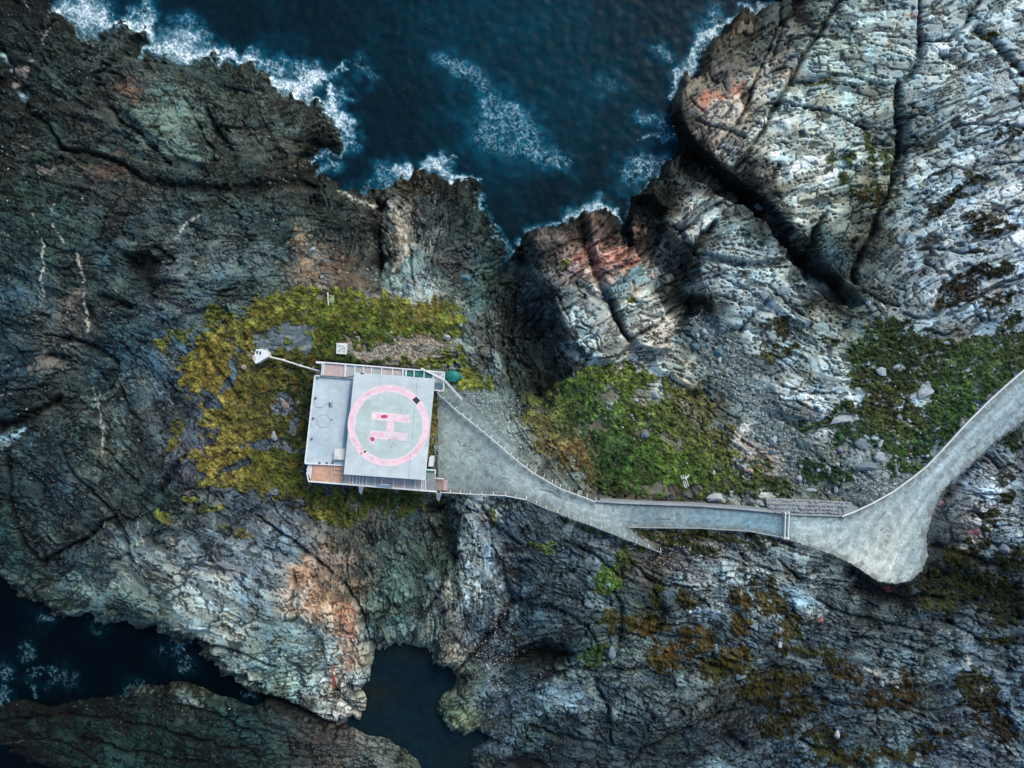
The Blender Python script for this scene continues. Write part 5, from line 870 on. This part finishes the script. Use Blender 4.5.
BL = '''715,497,19,13,white,10|large pale boulder at the foot of the causeway parapet|
868,395.5,5,4.5,white,0|round white stone high in the right hand meadow|
898,417,6,6,white,0|squarish white stone in the middle of the right hand meadow|
879,443,7,9,pale,30|pale upright stone in the meadow just above the flat oval boulder|
878,456,18,10,pale,5|flat oval pale boulder in the meadow above the gravel road|
860,443,22,11,grey,20|grey slab boulder at the left edge of the meadow above the oval one|
866,466,30,15,grey,10|broad grey outcrop block between meadow and scree|
829,431,6.5,4,white,0|small white stone at the shadowed left end of the meadow|
851,451,5,4.5,white,0|small white stone left of the broad grey block|
909,454,7,3.5,pink,-5|low tan stone near the lower edge of the meadow|
773,440,10,13,pale,40|pale pointed boulder at the top of the scree slope|
798,478,8,8,white,0|white stone above the retaining wall|
812,490,13,8,pale,10|pale boulder resting just above the retaining wall|
841,420,32,12,pale,-14|long pale rock slab at the corner of the shaded gully|
925,393,26,16,pale,-35|pale blocky outcrop standing alone in the meadow|
694,330,12,17,grey,20|grey pointed boulder at the top of the rubble chute|
704,332,8,9,pale,0|pale stone next to the pointed boulder in the rubble chute|
694,346,12,12,teal,0|dark teal boulder below the pointed one in the rubble chute|
719,352,12,15,teal,20|blue grey boulder in the middle of the rubble chute|
707,345,8,6,grey,0|small grey stone between the teal and blue grey boulders|
704,369,7,5,pale,0|pale stone on the lower left of the rubble chute|
717,372,6,5,white,0|whitish stone at the foot of the rubble chute|
763,294,9,13,pale,15|pale oval boulder perched beside the dark crack|
782,291,17,11,pale,-10|pale loaf shaped boulder on the rim of the long black gully|
944,277,10,10,white,20|white block in the mossy hollow of the right cliff, the lowest of three|
952,271,8,8,white,0|white block in the mossy hollow of the right cliff, the middle of three|
960,265,8,9,pale,30|pale block in the mossy hollow of the right cliff, the highest of three|
867,304,7,6,pale,0|pale stone at the lower end of the black gully|
896,367,8,7,pale,0|pale stone in the dark grass beside the road bend slope|
945,343,8,4,pale,0|flat pale stone at the upper rim of the meadow|
880,371,17,9,pale,25|pale slab at the left rim of the meadow|
717,650,10,13,pale,-10|smooth oval stone in the ochre moss below the causeway|
611,650,12,14,grey,0|grey boulder on the left of the brown moss patches|
741,676,16,12,grey,-30|blue grey block with a pale face near the dark pool|
808,614,10,9,white,0|white stone on the mossy rocks below the gravel turning place|
779,644,7,7,white,0|white stone left of the mossy bank|
804,637,6,6,pale,0|small pale stone under the white one below the turning place|
820,620,8,7,red,0|red stone beside the white one below the turning place|
836,733,8,13,white,10|white upright stone near the bottom of the photo|
872,682,7,6,grey,0|grey stone at the left end of the pebble streak|
882,684,8,7,pale,0|rounded stone in the middle of the pebble streak|
896,686,9,6,pale,20|rounded stone at the right end of the pebble streak|
461,325,4,6,white,0|small white stone at the right end of the mossy clifftop|
447,338,11,7,white,20|white rock edge at the right of the bare gravel|
267,351,5,5,white,0|small white stone next to the instrument hut|
275,367,4,6,white,20|small pale stone below the pipe|
284,404,10,14,pink,-20|pinkish bare rock in the moss left of the building|
274,436,9,11,white,10|pale bare rock in the moss near the building corner|
298,402,5,5,pale,0|small pale stone close to the building's west wall|
244,367,8,9,pink,0|pinkish stone left of the instrument hut|
752,501,10,9,grey,0|grey boulder at the left end of the stone wall|
762,504,9,8,pale,0|pale boulder touching the left end of the stone wall|
748,470,12,8,pink,30|pinkish grey block on the slope above the causeway|
655,395,12,9,pale,-30|pale stone high in the valley grass|
636,400,8,7,pale,0|pale stone in the middle of the valley grass|
645,435,14,7,grey,-40|leaning grey rock beside the dark hollow in the valley|
686,463,3,2.5,white,0|tiny white stone above the plank heap|
713,472,5,5,white,0|white stone right of the plank heap|
218,634,14,6,pale,20|pale ledge stone at the head of the lower left inlet|
470,246,8,8,dark,0|dark boulder on the wave washed headland|
474,285,9,9,teal,0|bluish green stone on the slope east of the mossy clifftop|
466,278,14,12,teal,30|blue green boulder above the bluish stone on the slope|
760,205,14,8,teal,20|teal block jammed in the upper end of the black gully|
690,322,6,5,teal,0|dark stone wedged under the chasm wall|
313,250,9,8,pale,0|pale stone between the cliff and the mossy clifftop|
1005,548,16,18,grey,10|blue grey boulder at the right edge of the photo|'''
for ln_ in BL.strip().split('\n'):
    a, lab, _ = ln_.split('|'); u, v, w_, h_, tone, dg = a.split(','); o = boulder(float(u), float(v), float(w_), float(h_), tone, float(dg)); tag(o, lab, 'rock' if 'stone' not in lab else 'stone', 'boulders and stones picked out on the rocks')
# scree stones that nothing tells apart
def scatter(poly, n, r0, r1, label, tones, group):
    xs = [p[0] for p in poly]; ys = [p[1] for p in poly]; k = 0; out_ = []
    while k < n:
        u, v = random.uniform(min(xs), max(xs)), random.uniform(min(ys), max(ys)); ins = False
        for i in range(len(poly)):
            (ax, ay), (bx, by) = poly[i], poly[(i + 1) % len(poly)]
            if (ay > v) != (by > v) and u < (bx - ax) * (v - ay) / (by - ay) + ax: ins = not ins
        if not ins: continue
        r = r0 + (r1 - r0) * random.random() ** 2.2
        tn = random.choice(tones); wd_ = {'pale': 'pale grey', 'grey': 'mid grey', 'teal': 'dark blue grey', 'white': 'whitish', 'brown': 'brown', 'pink': 'pinkish'}[tn]
        tag(boulder(u, v, r * random.uniform(1, 1.5), r, tn, random.uniform(0, 180), 'scree_stone'), wd_ + ' ' + label, 'stone', wd_ + ' ' + group); k += 1
scatter(SCREE[0], 130, 2.4, 7, 'loose stone in the scree slope between the pale slabs and the valley', ['pale', 'grey', 'grey', 'teal', 'white'], 'scree stones on the slope')
scatter(SCREE[1], 40, 1.8, 4.5, 'small loose stone in the scree bank above the gravel road', ['pale', 'grey', 'white'], 'scree stones above the road')
scatter(P('346,330 455,330 462,360 360,362'), 40, 1.6, 4.5, 'small stone in the bare strip north of the deck', ['pale', 'brown', 'pink', 'grey'], 'stones north of the deck')
scatter(P('590,365 690,400 720,430 690,470 620,440 590,400'), 26, 1.6, 4.0, 'small stone lying in the valley grass', ['pale', 'white'], 'stones in the valley grass')
scatter(P('850,350 1000,350 960,410 910,460 860,440'), 26, 1.4, 3.2, 'small stone lying in the right hand meadow', ['pale', 'white'], 'stones in the meadow')
scatter(P('300,240 345,250 385,285 300,290'), 22, 2, 6, 'stone on the broken slope above the mossy clifftop', ['pale', 'brown', 'brown', 'grey'], 'stones above the clifftop')
# finest rubble, past counting
bm = bmesh.new(); cnt = 0
rub = np.zeros(U.shape, np.float32)
for p in SCREE + [APR, P('346,330 455,330 462,360 360,362'), P('700,300 720,330 700,345 690,320'), P('975,60 1010,60 1010,95 975,95'), P('470,640 500,600 520,650 500,700'), P('600,540 700,545 780,560 700,580')]:
    s, q = poly_sd(p, pad=6); rub[s] = np.maximum(rub[s], sm(-4, 3, q))
rub = rub * (1 - GRm) * sm(-4, 0, -np.maximum(0, (U > 1024)))
for poly in (PLAZA, ROAD):
    s, q = poly_sd(poly, U, V, 10); rub[s] *= (q < -1)
rub += .03 * (1 - GRm) * (shore > 6) * sm(.8, 2, mid)
s, q = poly_sd(PLAZA, U, V, 10); rub[s] *= (q < -1)
s, q = poly_sd(ROAD, U, V, 10); rub[s] *= (q < -1)
s, q = poly_sd(BASE, U, V, 10); rub[s] *= (q < -1)
cdf = np.cumsum(rub.ravel().astype(np.float64)); cdf /= cdf[-1]; n = 9000
pick = np.searchsorted(cdf, rng.random(n)); gj, gi = np.divmod(pick, nu); u_ = ua[gi] + D * (rng.random(n) - .5); v_ = va[gj] + D * (rng.random(n) - .5)
z_ = samp(Z, u_, v_); zl_ = samp(ZL, u_, v_); k_ = S * (H - zl_) / H
cen = np.stack([(u_ - 512) * k_, (384 - v_) * k_, z_], -1)
oct_ = np.array([(1, 0, 0), (.2, 1, 0), (-1, .1, 0), (-.1, -1, 0), (.1, 0, .8), (0, 0, -.6)]); of = np.array([(0, 1, 4), (1, 2, 4), (2, 3, 4), (3, 0, 4), (1, 0, 5), (2, 1, 5), (3, 2, 5), (0, 3, 5)])
r_ = (.06 + .20 * rng.random(n) ** 3)[:, None, None]; th = rng.random(n) * 6.28; cs, sn = np.cos(th), np.sin(th)
pts_ = oct_[None] * np.stack([np.ones(n), .6 + .4 * rng.random(n), .5 + .5 * rng.random(n)], -1)[:, None] * r_ + rng.normal(0, .12, (n, 6, 3)) * r_
px_ = pts_[..., 0] * cs[:, None] - pts_[..., 1] * sn[:, None]; py_ = pts_[..., 0] * sn[:, None] + pts_[..., 1] * cs[:, None]
co = np.stack([px_, py_, pts_[..., 2]], -1) + cen[:, None]
tr = (of[None] + 6 * np.arange(n)[:, None, None]).reshape(-1, 3)
ct = np.clip(COL[gj, gi] * .5 + (.10 + .28 * rng.random(n) ** 2)[:, None] * np.array([.95, 1, 1.0]), 0, .7)
rb = np_mesh('rubble', co.reshape(-1, 3), tr, M_rock, np.repeat(ct, 6, 0), False, 'stuff', tris=True); rb['label'] = 'fine loose rubble and chips strewn over the rocks'
